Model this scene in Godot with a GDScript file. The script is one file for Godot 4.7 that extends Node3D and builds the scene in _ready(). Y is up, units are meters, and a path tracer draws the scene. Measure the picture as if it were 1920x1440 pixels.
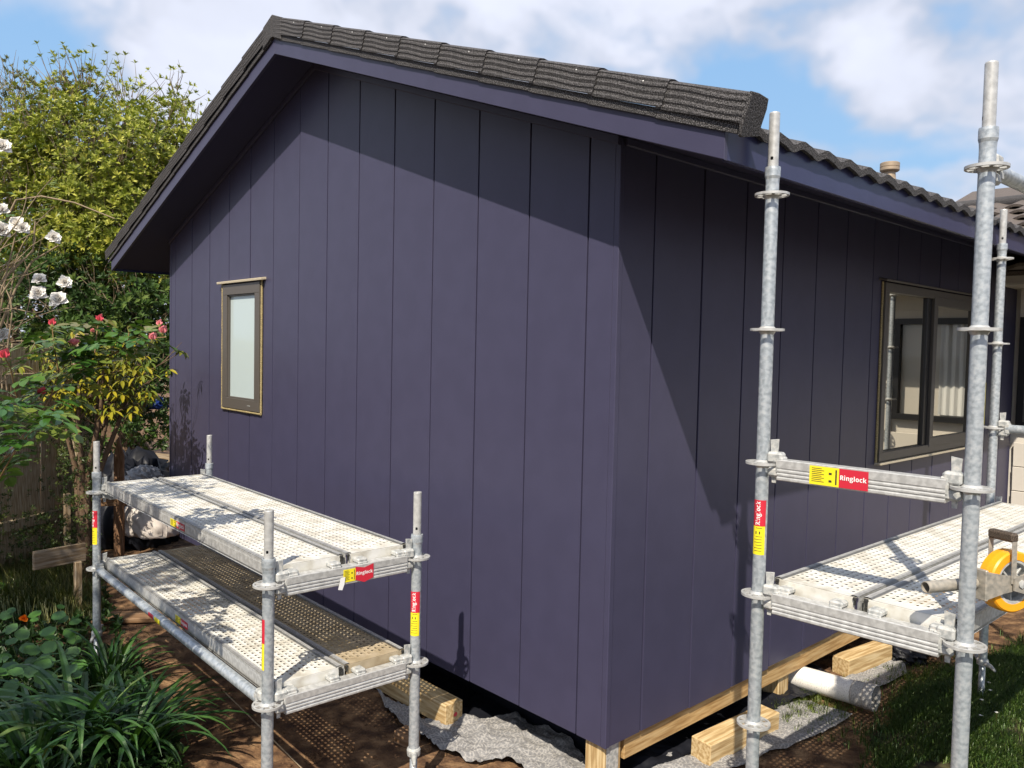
extends Node3D
# ---------------------------------------------------------------- camera facts
const CAM := Vector3(2.36475, 1.84501, 2.822)
const YPR := Vector3(-2.5124, 47.2586, 1.20734)
const FOCAL := 1508.07
var cb: Basis
var M := {}
var rng := RandomNumberGenerator.new()
var used := {}
# ---------------------------------------------------------------- house facts
const W := 5.527
const OZ := 0.309
const EX := 0.733
const SL := 0.3566
const YE := 2.797
const ZEND := -5.8
const PITCH := 0.4
const WG := 0.187
const WS := 0.261

func rake(x: float) -> float:
	return YE - SL * x if x >= -W / 2 else YE + SL * (x + W)

func at(px: float, py: float, depth: float) -> Vector3:
	return CAM + cb * Vector3((px - 960) / FOCAL, (720 - py) / FOCAL, -1.0) * depth

func on_ground(px: float, py: float, y := -0.27) -> Vector3:
	var d := cb * Vector3((px - 960) / FOCAL, (720 - py) / FOCAL, -1.0)
	return CAM + d * ((y - CAM.y) / d.y)

var gn := FastNoiseLite.new()
func gh(x: float, z: float) -> float:
	var y := -0.285 + gn.get_noise_2d(x * 60, z * 60) * 0.035 + gn.get_noise_2d(x * 260 + 900, z * 260) * 0.013
	y += 0.07 * smoothstep(0.2, 0.9, x) 
	y += 0.05 * smoothstep(1.3, 2.2, z) + 0.04 * smoothstep(-4.0, -7.0, x)
	return y

# ---------------------------------------------------------------- mesh builder
class MB:
	var st := SurfaceTool.new()
	var n := 0
	func _init():
		st.begin(Mesh.PRIMITIVE_TRIANGLES)
	func tri(a: Vector3, b: Vector3, c: Vector3, nn := Vector3.ZERO):
		var f := (c - a).cross(b - a)
		if nn == Vector3.ZERO:
			nn = f.normalized()
		elif f.dot(nn) < 0:
			var t := b; b = c; c = t
		st.set_normal(nn)
		st.add_vertex(a); st.add_vertex(b); st.add_vertex(c)
		n += 1
	func quad(a: Vector3, b: Vector3, c: Vector3, d: Vector3, nn := Vector3.ZERO):
		tri(a, b, c, nn); tri(a, c, d, nn)
	func squad(a: Vector3, b: Vector3, c: Vector3, d: Vector3, na: Vector3, nb: Vector3, nc: Vector3, nd: Vector3):
		var f := (c - a).cross(b - a)
		if f.length_squared() < 1e-16:
			f = (d - a).cross(c - a)
		var vs := [a, b, c, a, c, d]
		var ns := [na, nb, nc, na, nc, nd]
		if f.dot(na + nb + nc + nd) < 0:
			vs = [a, c, b, a, d, c]; ns = [na, nc, nb, na, nd, nc]
		for i in 6:
			st.set_normal(ns[i]); st.add_vertex(vs[i])
		n += 2
	func box(c: Vector3, s: Vector3, ch := 0.0, b := Basis()):
		var h := s / 2
		ch = minf(ch, minf(h.x, minf(h.y, h.z)) * 0.8)
		for ax in 3:
			var u := (ax + 1) % 3; var v := (ax + 2) % 3
			for sg in [-1.0, 1.0]:
				var q := []
				for k in [[-1, -1], [1, -1], [1, 1], [-1, 1]]:
					var p := Vector3.ZERO
					p[ax] = h[ax] * sg; p[u] = (h[u] - ch) * k[0]; p[v] = (h[v] - ch) * k[1]
					q.append(c + b * p)
				var nn := Vector3.ZERO
				nn[ax] = sg
				quad(q[0], q[1], q[2], q[3], b * nn)
			if ch > 0:
				for su in [-1.0, 1.0]:
					for sv in [-1.0, 1.0]:
						var nn2 := Vector3.ZERO
						nn2[u] = su; nn2[v] = sv
						var e := []
						for k in [[-1, 0], [1, 0], [1, 1], [-1, 1]]:
							var p2 := Vector3.ZERO
							p2[ax] = (h[ax] - ch) * k[0]
							p2[u] = (h[u] - (ch if k[1] == 1 else 0.0)) * su
							p2[v] = (h[v] - (0.0 if k[1] == 1 else ch)) * sv
							e.append(c + b * p2)
						quad(e[0], e[1], e[2], e[3], (b * nn2).normalized())
		if ch > 0:
			for sx in [-1.0, 1.0]:
				for sy in [-1.0, 1.0]:
					for sz in [-1.0, 1.0]:
						var g := Vector3(sx, sy, sz)
						tri(c + b * (Vector3(h.x, h.y - ch, h.z - ch) * g), c + b * (Vector3(h.x - ch, h.y, h.z - ch) * g), c + b * (Vector3(h.x - ch, h.y - ch, h.z) * g), (b * g).normalized())
	func tube(pts: Array, rad: Array, sides := 12, cap := true):
		var rings := []
		var dirs := []
		var side := Vector3.ZERO
		for i in pts.size():
			var d: Vector3 = (pts[mini(i + 1, pts.size() - 1)] - pts[maxi(i - 1, 0)])
			d = d.normalized() if d.length() > 1e-7 else Vector3.UP
			if side == Vector3.ZERO:
				side = d.cross(Vector3.UP if absf(d.y) < 0.9 else Vector3.RIGHT).normalized()
			else:
				side = (side - d * side.dot(d)).normalized()
			var o := d.cross(side)
			var r := []
			for k in sides:
				var a := TAU * k / sides
				r.append(side * cos(a) + o * sin(a))
			rings.append(r); dirs.append(d)
		for i in pts.size() - 1:
			for k in sides:
				var k2 := (k + 1) % sides
				var ra: float = rad[mini(i, rad.size() - 1)]
				var rb: float = rad[mini(i + 1, rad.size() - 1)]
				squad(pts[i] + rings[i][k] * ra, pts[i] + rings[i][k2] * ra, pts[i + 1] + rings[i + 1][k2] * rb, pts[i + 1] + rings[i + 1][k] * rb, rings[i][k], rings[i][k2], rings[i + 1][k2], rings[i + 1][k])
		if cap:
			for e in [0, pts.size() - 1]:
				var nn: Vector3 = dirs[e] * (-1.0 if e == 0 else 1.0)
				var rr: float = rad[mini(e, rad.size() - 1)]
				for k in sides:
					tri(pts[e], pts[e] + rings[e][k] * rr, pts[e] + rings[e][(k + 1) % sides] * rr, nn)
	func lathe(prof: Array, sides := 20, xf := Transform3D()):
		for i in prof.size() - 1:
			var p: Vector2 = prof[i]; var q: Vector2 = prof[i + 1]
			var t := q - p
			var nn2 := Vector2(t.y, -t.x).normalized()
			for k in sides:
				var a := TAU * k / sides; var b := TAU * (k + 1) / sides
				var ca := Vector3(cos(a), 0, sin(a)); var cbv := Vector3(cos(b), 0, sin(b))
				var na := xf.basis * (ca * nn2.x + Vector3.UP * nn2.y); var nb := xf.basis * (cbv * nn2.x + Vector3.UP * nn2.y)
				squad(xf * (ca * p.x + Vector3.UP * p.y), xf * (cbv * p.x + Vector3.UP * p.y), xf * (cbv * q.x + Vector3.UP * q.y), xf * (ca * q.x + Vector3.UP * q.y), na, nb, nb, na)
	func extrude(poly: PackedVector2Array, depth: float, xf := Transform3D(), ch := 0.0):
		# polygon in XY, from z = -depth to z = 0; the front edge is chamfered
		if Geometry2D.is_polygon_clockwise(poly):
			poly.reverse()
		var m := poly.size()
		var ins := PackedVector2Array()
		for i in m:
			var a := poly[(i + m - 1) % m]; var b := poly[i]; var c := poly[(i + 1) % m]
			var n1 := -Vector2((b - a).y, -(b - a).x).normalized()
			var n2 := -Vector2((c - b).y, -(c - b).x).normalized()
			var s := n1 + n2
			ins.append(b + s * (ch / maxf(0.3, 1.0 + n1.dot(n2))))
		var idx := Geometry2D.triangulate_polygon(ins)
		for i in range(0, idx.size(), 3):
			var f := []
			var g := []
			for j in 3:
				var v := ins[idx[i + j]]; var v2 := poly[idx[i + j]]
				f.append(xf * Vector3(v.x, v.y, 0)); g.append(xf * Vector3(v2.x, v2.y, -depth))
			tri(f[0], f[1], f[2], xf.basis.z.normalized())
			tri(g[0], g[1], g[2], -xf.basis.z.normalized())
		for i in m:
			var j := (i + 1) % m
			var e := poly[j] - poly[i]
			var nn := (xf.basis * Vector3(e.y, -e.x, 0)).normalized()
			var a0 := xf * Vector3(poly[i].x, poly[i].y, -depth); var a1 := xf * Vector3(poly[j].x, poly[j].y, -depth)
			var b0 := xf * Vector3(poly[i].x, poly[i].y, -ch); var b1 := xf * Vector3(poly[j].x, poly[j].y, -ch)
			quad(a0, a1, b1, b0, nn)
			if ch > 0:
				quad(b0, b1, xf * Vector3(ins[j].x, ins[j].y, 0), xf * Vector3(ins[i].x, ins[i].y, 0), (nn + xf.basis.z.normalized()).normalized())
	func done() -> ArrayMesh:
		return st.commit()

# ---------------------------------------------------------------- nodes
func numbered(nm: String) -> String:
	if not used.has(nm):
		used[nm] = 0
		return nm
	used[nm] += 1
	return "%s_%03d" % [nm, used[nm]]

func tag(o: Node3D, label: String, category: String, group := "", kind := "") -> Node3D:
	if label: o.set_meta("label", label)
	if category: o.set_meta("category", category)
	if group: o.set_meta("group", group)
	if kind: o.set_meta("kind", kind)
	return o

func thing(nm: String, label: String, category: String, pos := Vector3.ZERO, group := "") -> Node3D:
	var o := Node3D.new()
	o.name = numbered(nm)
	o.position = pos
	add_child(o)
	return tag(o, label, category, group)

func solid(nm: String, mesh: Mesh, mat: Material, label: String, category: String, xf := Transform3D(), group := "") -> MeshInstance3D:
	var o := MeshInstance3D.new()
	o.name = numbered(nm); o.mesh = mesh; o.material_override = mat; o.transform = xf
	add_child(o)
	tag(o, label, category, group)
	return o

func part(nm: String, mesh: Mesh, mat: Material, parent: Node, xf := Transform3D()) -> MeshInstance3D:
	var o := MeshInstance3D.new()
	o.name = nm; o.mesh = mesh; o.material_override = mat; o.transform = xf
	parent.add_child(o, true)
	return o

func hub(nm: String, parent: Node, xf := Transform3D()) -> Node3D:
	var o := Node3D.new()
	o.name = nm; o.transform = xf
	parent.add_child(o, true)
	return o

func structure(nm: String, mesh: Mesh, mat: Material) -> MeshInstance3D:
	var o := MeshInstance3D.new()
	o.name = nm; o.mesh = mesh; o.material_override = mat
	o.set_meta("kind", "structure")
	add_child(o)
	return o

func scatter(nm: String, mesh: Mesh, mat: Material, xfs: Array, cols: Array, parent: Node) -> MultiMeshInstance3D:
	var mm := MultiMesh.new()
	mm.transform_format = MultiMesh.TRANSFORM_3D
	mm.use_colors = cols.size() > 0
	mm.mesh = mesh
	mm.instance_count = xfs.size()
	for i in xfs.size():
		mm.set_instance_transform(i, xfs[i])
		if cols.size() > 0: mm.set_instance_color(i, cols[i])
	var o := MultiMeshInstance3D.new()
	o.name = nm; o.multimesh = mm; o.material_override = mat
	o.set_meta("kind", "stuff")
	parent.add_child(o, true)
	return o

# ---------------------------------------------------------------- materials
func lin(r: float, g: float, b: float) -> Color:
	return Color(r, g, b).linear_to_srgb()

func noise_tex(seed_: int, freq: float, cols: Array, offs: Array, size := 512, oct := 4, kind := FastNoiseLite.TYPE_SIMPLEX_SMOOTH, ridged := false) -> NoiseTexture2D:
	var t := NoiseTexture2D.new()
	t.width = size; t.height = size; t.seamless = true; t.seamless_blend_skirt = 0.2
	var n := FastNoiseLite.new()
	n.noise_type = kind; n.seed = seed_; n.frequency = freq; n.fractal_octaves = oct
	if ridged: n.fractal_type = FastNoiseLite.FRACTAL_RIDGED
	t.noise = n
	var g := Gradient.new()
	g.colors = PackedColorArray(cols); g.offsets = PackedFloat32Array(offs)
	t.color_ramp = g
	return t

func bump_tex(seed_: int, freq: float, strength: float, size := 512, oct := 4, kind := FastNoiseLite.TYPE_SIMPLEX_SMOOTH) -> NoiseTexture2D:
	var t := NoiseTexture2D.new()
	t.width = size; t.height = size; t.seamless = true
	t.as_normal_map = true; t.bump_strength = strength
	var n := FastNoiseLite.new()
	n.noise_type = kind; n.seed = seed_; n.frequency = freq; n.fractal_octaves = oct
	t.noise = n
	return t

func mat(col: Color, rough := 0.6, metal := 0.0, tex: Texture2D = null, scale := Vector3.ONE, bump: Texture2D = null, bs := 1.0, world := false) -> StandardMaterial3D:
	var m := StandardMaterial3D.new()
	m.albedo_color = col; m.roughness = rough; m.metallic = metal
	if tex: m.albedo_texture = tex
	if bump:
		m.normal_enabled = true; m.normal_texture = bump; m.normal_scale = bs
	if tex or bump:
		m.uv1_triplanar = true; m.uv1_scale = scale; m.uv1_world_triplanar = world
	return m

func leaf_mat(backlight := Color(0.3, 0.4, 0.05), rough := 0.45) -> StandardMaterial3D:
	var m := StandardMaterial3D.new()
	m.vertex_color_use_as_albedo = true
	m.roughness = rough
	m.backlight_enabled = true; m.backlight = backlight
	m.cull_mode = BaseMaterial3D.CULL_DISABLED
	return m

func grey(a: float) -> Color:
	return Color(a, a, a)

func make_materials():
	var sm := noise_tex(3, 0.02, [grey(0.975), grey(1)], [0.3, 0.7])
	M.navy = mat(lin(0.049, 0.0475, 0.091), 0.42, 0.0, sm, Vector3.ONE * 0.5, bump_tex(4, 0.05, 1.2), 0.04, true)
	M.navy.metallic_specular = 0.4
	M.navy_fascia = mat(lin(0.038, 0.041, 0.098), 0.25, 0.0, sm, Vector3.ONE * 0.5, bump_tex(5, 0.02, 2.0), 0.05, true)
	M.navy_fascia.metallic_specular = 0.33
	M.soffit = mat(lin(0.049, 0.0475, 0.091), 0.75)
	M.soffit.metallic_specular = 0.25
	M.backing = mat(lin(0.049, 0.0475, 0.091), 0.8)
	M.tile = mat(lin(0.165, 0.158, 0.166), 0.85, 0.0, noise_tex(7, 0.09, [grey(0.12), grey(0.6), grey(1)], [0.3, 0.52, 0.72], 512, 3), Vector3.ONE * 3.0, bump_tex(8, 0.12, 8.0, 512, 3), 1.0, true)
	M.wing_tile = mat(lin(0.2, 0.165, 0.145), 0.8, 0.0, noise_tex(7, 0.09, [grey(0.5), grey(0.8), grey(1)], [0.3, 0.55, 0.75], 512, 3), Vector3.ONE * 2.0, bump_tex(8, 0.12, 5.0, 512, 3), 0.7, true)
	M.cream = mat(lin(0.62, 0.585, 0.53), 0.55)
	M.frame_grey = mat(lin(0.085, 0.075, 0.066), 0.45)
	M.frame_black = mat(lin(0.012, 0.012, 0.014), 0.35)
	M.foam = mat(lin(0.5, 0.4, 0.19), 0.7, 0.0, noise_tex(9, 0.04, [grey(0.6), grey(1)], [0.3, 0.7]), Vector3.ONE * 6)
	M.flash = mat(lin(0.5, 0.44, 0.33), 0.5)
	M.frost = mat(lin(0.44, 0.52, 0.53), 0.14)
	var gl := StandardMaterial3D.new()
	gl.albedo_color = Color(0.5, 0.55, 0.55, 0.08); gl.roughness = 0.02; gl.transparency = BaseMaterial3D.TRANSPARENCY_ALPHA
	gl.metallic_specular = 1.0
	M.glass = gl
	var gr := StandardMaterial3D.new()
	gr.albedo_color = Color(0.8, 0.79, 0.75, 0.5); gr.metallic = 1.0; gr.roughness = 0.015; gr.transparency = BaseMaterial3D.TRANSPARENCY_ALPHA
	M.glass_mirror = gr
	var gz := noise_tex(11, 0.02, [Color(0.78, 0.8, 0.82), Color(0.9, 0.92, 0.94), Color(1, 1, 1)], [0.25, 0.5, 0.8], 512, 6)
	M.galv = mat(lin(0.55, 0.58, 0.6), 0.42, 0.45, gz, Vector3(4, 4, 4), bump_tex(12, 0.03, 2.0), 0.15, true)
	M.galv_new = mat(lin(0.56, 0.565, 0.56), 0.4, 0.3, noise_tex(13, 0.02, [grey(0.88), grey(1)], [0.3, 0.7]), Vector3(3, 3, 3), null, 1, true)
	var pd := noise_tex(14, 0.012, [Color(0.86, 0.84, 0.8), Color(0.95, 0.945, 0.92), Color(1, 1, 1)], [0.2, 0.45, 0.7], 512, 5)
	M.plank_muddy = mat(lin(0.4, 0.33, 0.23), 0.7, 0.05, pd, Vector3(1.3, 1.3, 1.3), null, 1, true)
	M.plank = mat(lin(0.68, 0.675, 0.65), 0.5, 0.1, pd, Vector3(1.3, 1.3, 1.3), null, 1, true)
	M.cast = mat(lin(0.55, 0.54, 0.51), 0.55, 0.15, gz, Vector3(4, 4, 4), null, 1, true)
	M.opening_shade = mat(lin(0.02, 0.02, 0.02), 0.8)  # near-black colour for the shade inside the open rolled edges
	M.red = mat(lin(0.55, 0.022, 0.045), 0.4)
	M.yellow = mat(lin(0.83, 0.7, 0.02), 0.45)
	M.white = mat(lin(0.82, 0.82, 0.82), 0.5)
	M.ink = mat(lin(0.03, 0.03, 0.02), 0.6)
	var wg := noise_tex(15, 0.02, [Color(0.8, 0.74, 0.65), Color(0.94, 0.91, 0.86), Color(1, 1, 1)], [0.25, 0.5, 0.75], 512, 5)
	M.pine = mat(lin(0.5, 0.35, 0.17), 0.75, 0.0, wg, Vector3(0.3, 4, 4), bump_tex(16, 0.03, 3.0), 0.4)
	M.pine_pale = mat(lin(0.6, 0.47, 0.27), 0.75, 0.0, wg, Vector3(0.3, 4, 4), bump_tex(16, 0.03, 3.0), 0.4)
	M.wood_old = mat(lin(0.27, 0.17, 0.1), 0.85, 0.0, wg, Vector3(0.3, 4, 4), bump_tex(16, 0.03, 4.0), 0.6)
	M.wood_grey = mat(lin(0.33, 0.27, 0.2), 0.85, 0.0, wg, Vector3(0.3, 4, 4), bump_tex(16, 0.03, 4.0), 0.6)
	M.fence = mat(lin(0.36, 0.31, 0.23), 0.9, 0.0, wg, Vector3(6, 0.6, 6), bump_tex(16, 0.03, 4.0), 0.6)
	M.bark = mat(lin(0.16, 0.11, 0.075), 0.9, 0.0, wg, Vector3(8, 2, 8), bump_tex(17, 0.05, 6.0), 0.8)
	M.twig = mat(lin(0.26, 0.2, 0.13), 0.9)
	M.rose_stem = mat(lin(0.2, 0.12, 0.05), 0.6)
	M.pvc = mat(lin(0.8, 0.78, 0.74), 0.4, 0.0, noise_tex(18, 0.03, [grey(0.75), grey(1), grey(1)], [0.15, 0.35, 1]), Vector3(6, 6, 6))
	M.pvc_shade_grey = mat(lin(0.5, 0.48, 0.45), 0.5, 0.0, noise_tex(18, 0.03, [grey(0.7), grey(1)], [0.2, 0.6]), Vector3(6, 6, 6))  # white plastic greyed so the colour carries the shade on the pipe end
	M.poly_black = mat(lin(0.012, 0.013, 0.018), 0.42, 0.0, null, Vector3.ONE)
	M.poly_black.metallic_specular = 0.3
	M.sack = mat(lin(0.55, 0.5, 0.46), 0.7)
	M.tarp = mat(lin(0.02, 0.06, 0.33), 0.5)
	var mt := noise_tex(19, 0.012, [Color(0.62, 0.62, 0.64), Color(0.74, 0.74, 0.75), Color(0.88, 0.87, 0.86), Color(1, 0.98, 0.96)], [0.35, 0.55, 0.72, 0.92], 1024, 5, FastNoiseLite.TYPE_SIMPLEX, true)
	M.mat_fabric = mat(lin(0.5, 0.495, 0.48), 0.85, 0.0, mt, Vector3(2.2, 2.2, 2.2), bump_tex(20, 0.04, 3.0), 0.35, true)
	var so := noise_tex(21, 0.008, [Color(0.5, 0.42, 0.36), Color(0.75, 0.68, 0.6), Color(1, 0.95, 0.86)], [0.25, 0.5, 0.8], 1024, 6)
	M.soil = mat(lin(0.27, 0.182, 0.113), 0.95, 0.0, so, Vector3(0.8, 0.8, 0.8), bump_tex(22, 0.03, 9.0, 1024, 6), 1.0, true)
	M.clod = mat(lin(0.24, 0.16, 0.1), 0.95, 0.0, so, Vector3(4, 4, 4), bump_tex(22, 0.03, 6.0), 1.0, true)
	M.lawn_soil = mat(lin(0.06, 0.062, 0.026), 0.95, 0.0, so, Vector3(1.5, 1.5, 1.5), null, 1, true)
	M.orange = mat(lin(0.85, 0.36, 0.015), 0.35)
	M.orange.subsurf_scatter_enabled = true; M.orange.subsurf_scatter_strength = 0.1
	M.steel_dirty = mat(lin(0.46, 0.41, 0.34), 0.5, 0.3, gz, Vector3(4, 4, 4), null, 1, true)
	M.dark_worn = mat(lin(0.16, 0.12, 0.09), 0.7, 0.2, noise_tex(23, 0.05, [grey(0.3), grey(0.8), grey(1)], [0.3, 0.5, 0.7]), Vector3(10, 10, 10))
	M.vent = mat(lin(0.36, 0.28, 0.2), 0.55, 0.3)
	M.leaf = leaf_mat(Color(0.5, 0.6, 0.08))
	M.leaf_glossy = leaf_mat(Color(0.2, 0.3, 0.04), 0.3)
	M.petal = leaf_mat(Color(0.4, 0.35, 0.3), 0.6)
	M.curtain = mat(lin(0.75, 0.76, 0.76), 0.8)
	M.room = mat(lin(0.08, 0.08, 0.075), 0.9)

# ---------------------------------------------------------------- entry
func _ready():
	cb = Basis.from_euler(Vector3(deg_to_rad(YPR.x), deg_to_rad(YPR.y), deg_to_rad(YPR.z)), EULER_ORDER_YXZ)
	rng.seed = 77
	gn.seed = 5; gn.frequency = 0.01; gn.fractal_octaves = 3
	setup_view()
	make_materials()
	build_ground()
	build_house()
	build_wing()
	build_scaffolds()
	build_site_things()
	build_garden()

func setup_view():
	var cam := Camera3D.new()
	cam.name = "camera"
	cam.transform = Transform3D(cb, CAM)
	cam.fov = 51.042
	cam.near = 0.05
	cam.far = 400.0
	add_child(cam)
	var sun := DirectionalLight3D.new()
	sun.name = "sun"
	var az := deg_to_rad(33.24); var el := deg_to_rad(48.7)
	var s := Vector3(sin(az) * cos(el), sin(el), cos(az) * cos(el))
	sun.transform = Transform3D(Basis.looking_at(-s, Vector3.UP), s * 20)
	sun.light_energy = 1.6
	sun.light_color = Color(1.0, 0.955, 0.88)
	sun.light_angular_distance = 0.5
	sun.shadow_enabled = true
	add_child(sun)
	var env := Environment.new()
	env.background_mode = Environment.BG_SKY
	env.sky = Sky.new()
	var pm := PanoramaSkyMaterial.new()
	pm.panorama = ImageTexture.create_from_image(sky_image())
	env.sky.sky_material = pm
	env.ambient_light_source = Environment.AMBIENT_SOURCE_SKY
	env.tonemap_mode = Environment.TONE_MAPPER_LINEAR
	env.tonemap_exposure = 1.3
	env.sdfgi_enabled = true; env.ssao_enabled = true; env.ssil_enabled = true
	var we := WorldEnvironment.new()
	we.name = "world"
	we.environment = env
	add_child(we)

func sky_image() -> Image:
	var w := 1536; var h := 768
	var im := Image.create(w, h, false, Image.FORMAT_RGBF)
	var n := FastNoiseLite.new()
	n.seed = 12; n.frequency = 0.9; n.fractal_octaves = 8; n.fractal_gain = 0.58
	var n2 := FastNoiseLite.new()
	n2.seed = 40; n2.frequency = 1.7; n2.fractal_octaves = 6; n2.fractal_gain = 0.56
	# where cloud banks and clear gaps stand
	var g := [[40, 140, 130, -0.9], [110, 100, 60, -0.5], [300, 40, 260, 0.5], [420, 150, 150, 0.5], [840, 40, 200, 0.35], [1030, 60, 60, -0.5], [1180, 80, 90, -0.25], [1300, 40, 130, 0.5], [1440, 160, 100, -0.75], [1340, 170, 60, -0.4], [1600, 180, 140, 0.6], [1770, 70, 60, -0.55], [1560, 270, 60, -0.4], [1700, 345, 120, -0.7], [1900, 250, 150, 0.4], [1560, 60, 110, 0.3]]
	var gd := []
	for k in g:
		gd.append([(at(k[0], k[1], 1.0) - CAM).normalized(), k[2] / FOCAL, k[3]])
	for j in h:
		var v := PI * (j + 0.5) / h
		var y := cos(v)
		for i in w:
			var u := TAU * (i + 0.5) / w
			var d := Vector3(sin(u) * sin(v), y, -cos(u) * sin(v))
			var c: Vector3
			if y < -0.02:
				c = Vector3(0.16, 0.15, 0.12)
			else:
				var e := maxf(y, 0.0)
				var t := pow(1.0 - e, 2.2)
				c = Vector3(0.18, 0.38, 0.72).lerp(Vector3(0.42, 0.64, 0.86), t)
				var p := Vector3(d.x, d.y * 0.6, d.z) / (e + 0.32)
				p += Vector3(n2.get_noise_3dv(p * 0.9), 0, n2.get_noise_3dv(p * 0.9 + Vector3(9, 3, 1))) * 0.22
				var f := n.get_noise_3dv(p * 1.9) * 1.3 + 0.42
				for k in gd:
					var q: float = d.distance_squared_to(k[0]) / (k[1] * k[1])
					if q < 6.0: f += 0.8 * k[2] * exp(-q)
				var cl := smoothstep(-0.25, 0.5, f)
				var lum := 0.72 + 0.22 * smoothstep(0.1, 0.75, f) + 0.14 * n2.get_noise_3dv(p * 1.3)
				c = c.lerp(Vector3(0.83, 0.865, 1.0) * lum, cl * 0.95)
			c *= 0.87
			im.set_pixel(i, j, Color(c.x, c.y, c.z))
	return im

# ---------------------------------------------------------------- ground
func sheet(xs: Array, zs: Array, f: Callable) -> ArrayMesh:
	var st := SurfaceTool.new()
	st.begin(Mesh.PRIMITIVE_TRIANGLES)
	for x in xs:
		for z in zs:
			st.add_vertex(Vector3(x, f.call(x, z), z))
	var nz := zs.size()
	for i in xs.size() - 1:
		for j in nz - 1:
			var a := i * nz + j
			for k in [a, a + nz, a + 1, a + 1, a + nz, a + nz + 1]:
				st.add_index(k)
	st.generate_normals()
	return st.commit()

func steps(lo: float, hi: float, fine_lo: float, fine_hi: float, d: float, coarse: float) -> Array:
	var r := []
	var x := lo
	while x < hi:
		r.append(x)
		x += d if x >= fine_lo and x < fine_hi else minf(coarse, maxf(d, (fine_lo - x) if x < fine_lo else coarse))
	r.append(hi)
	return r

func lawn_edge(z: float) -> float:
	var k := [[-14.0, 1.2], [-3.6, 0.78], [-2.84, 0.5], [-2.24, 0.5], [-1.66, 0.56], [-1.2, 0.76], [-0.7, 1.05], [0.2, 1.5], [1.6, 1.6], [2.3, -1.0], [2.7, -9.0], [8.0, -9.0]]  # last stretch is unseen behind the camera, added to cut warm soil bounce
	var x := 1.0
	for i in k.size() - 1:
		if z >= k[i][0] and z <= k[i + 1][0]:
			x = lerpf(k[i][1], k[i + 1][1], (z - k[i][0]) / (k[i + 1][0] - k[i][0]))
	return x + gn.get_noise_2d(z * 150, 31.0) * 0.16

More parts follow.
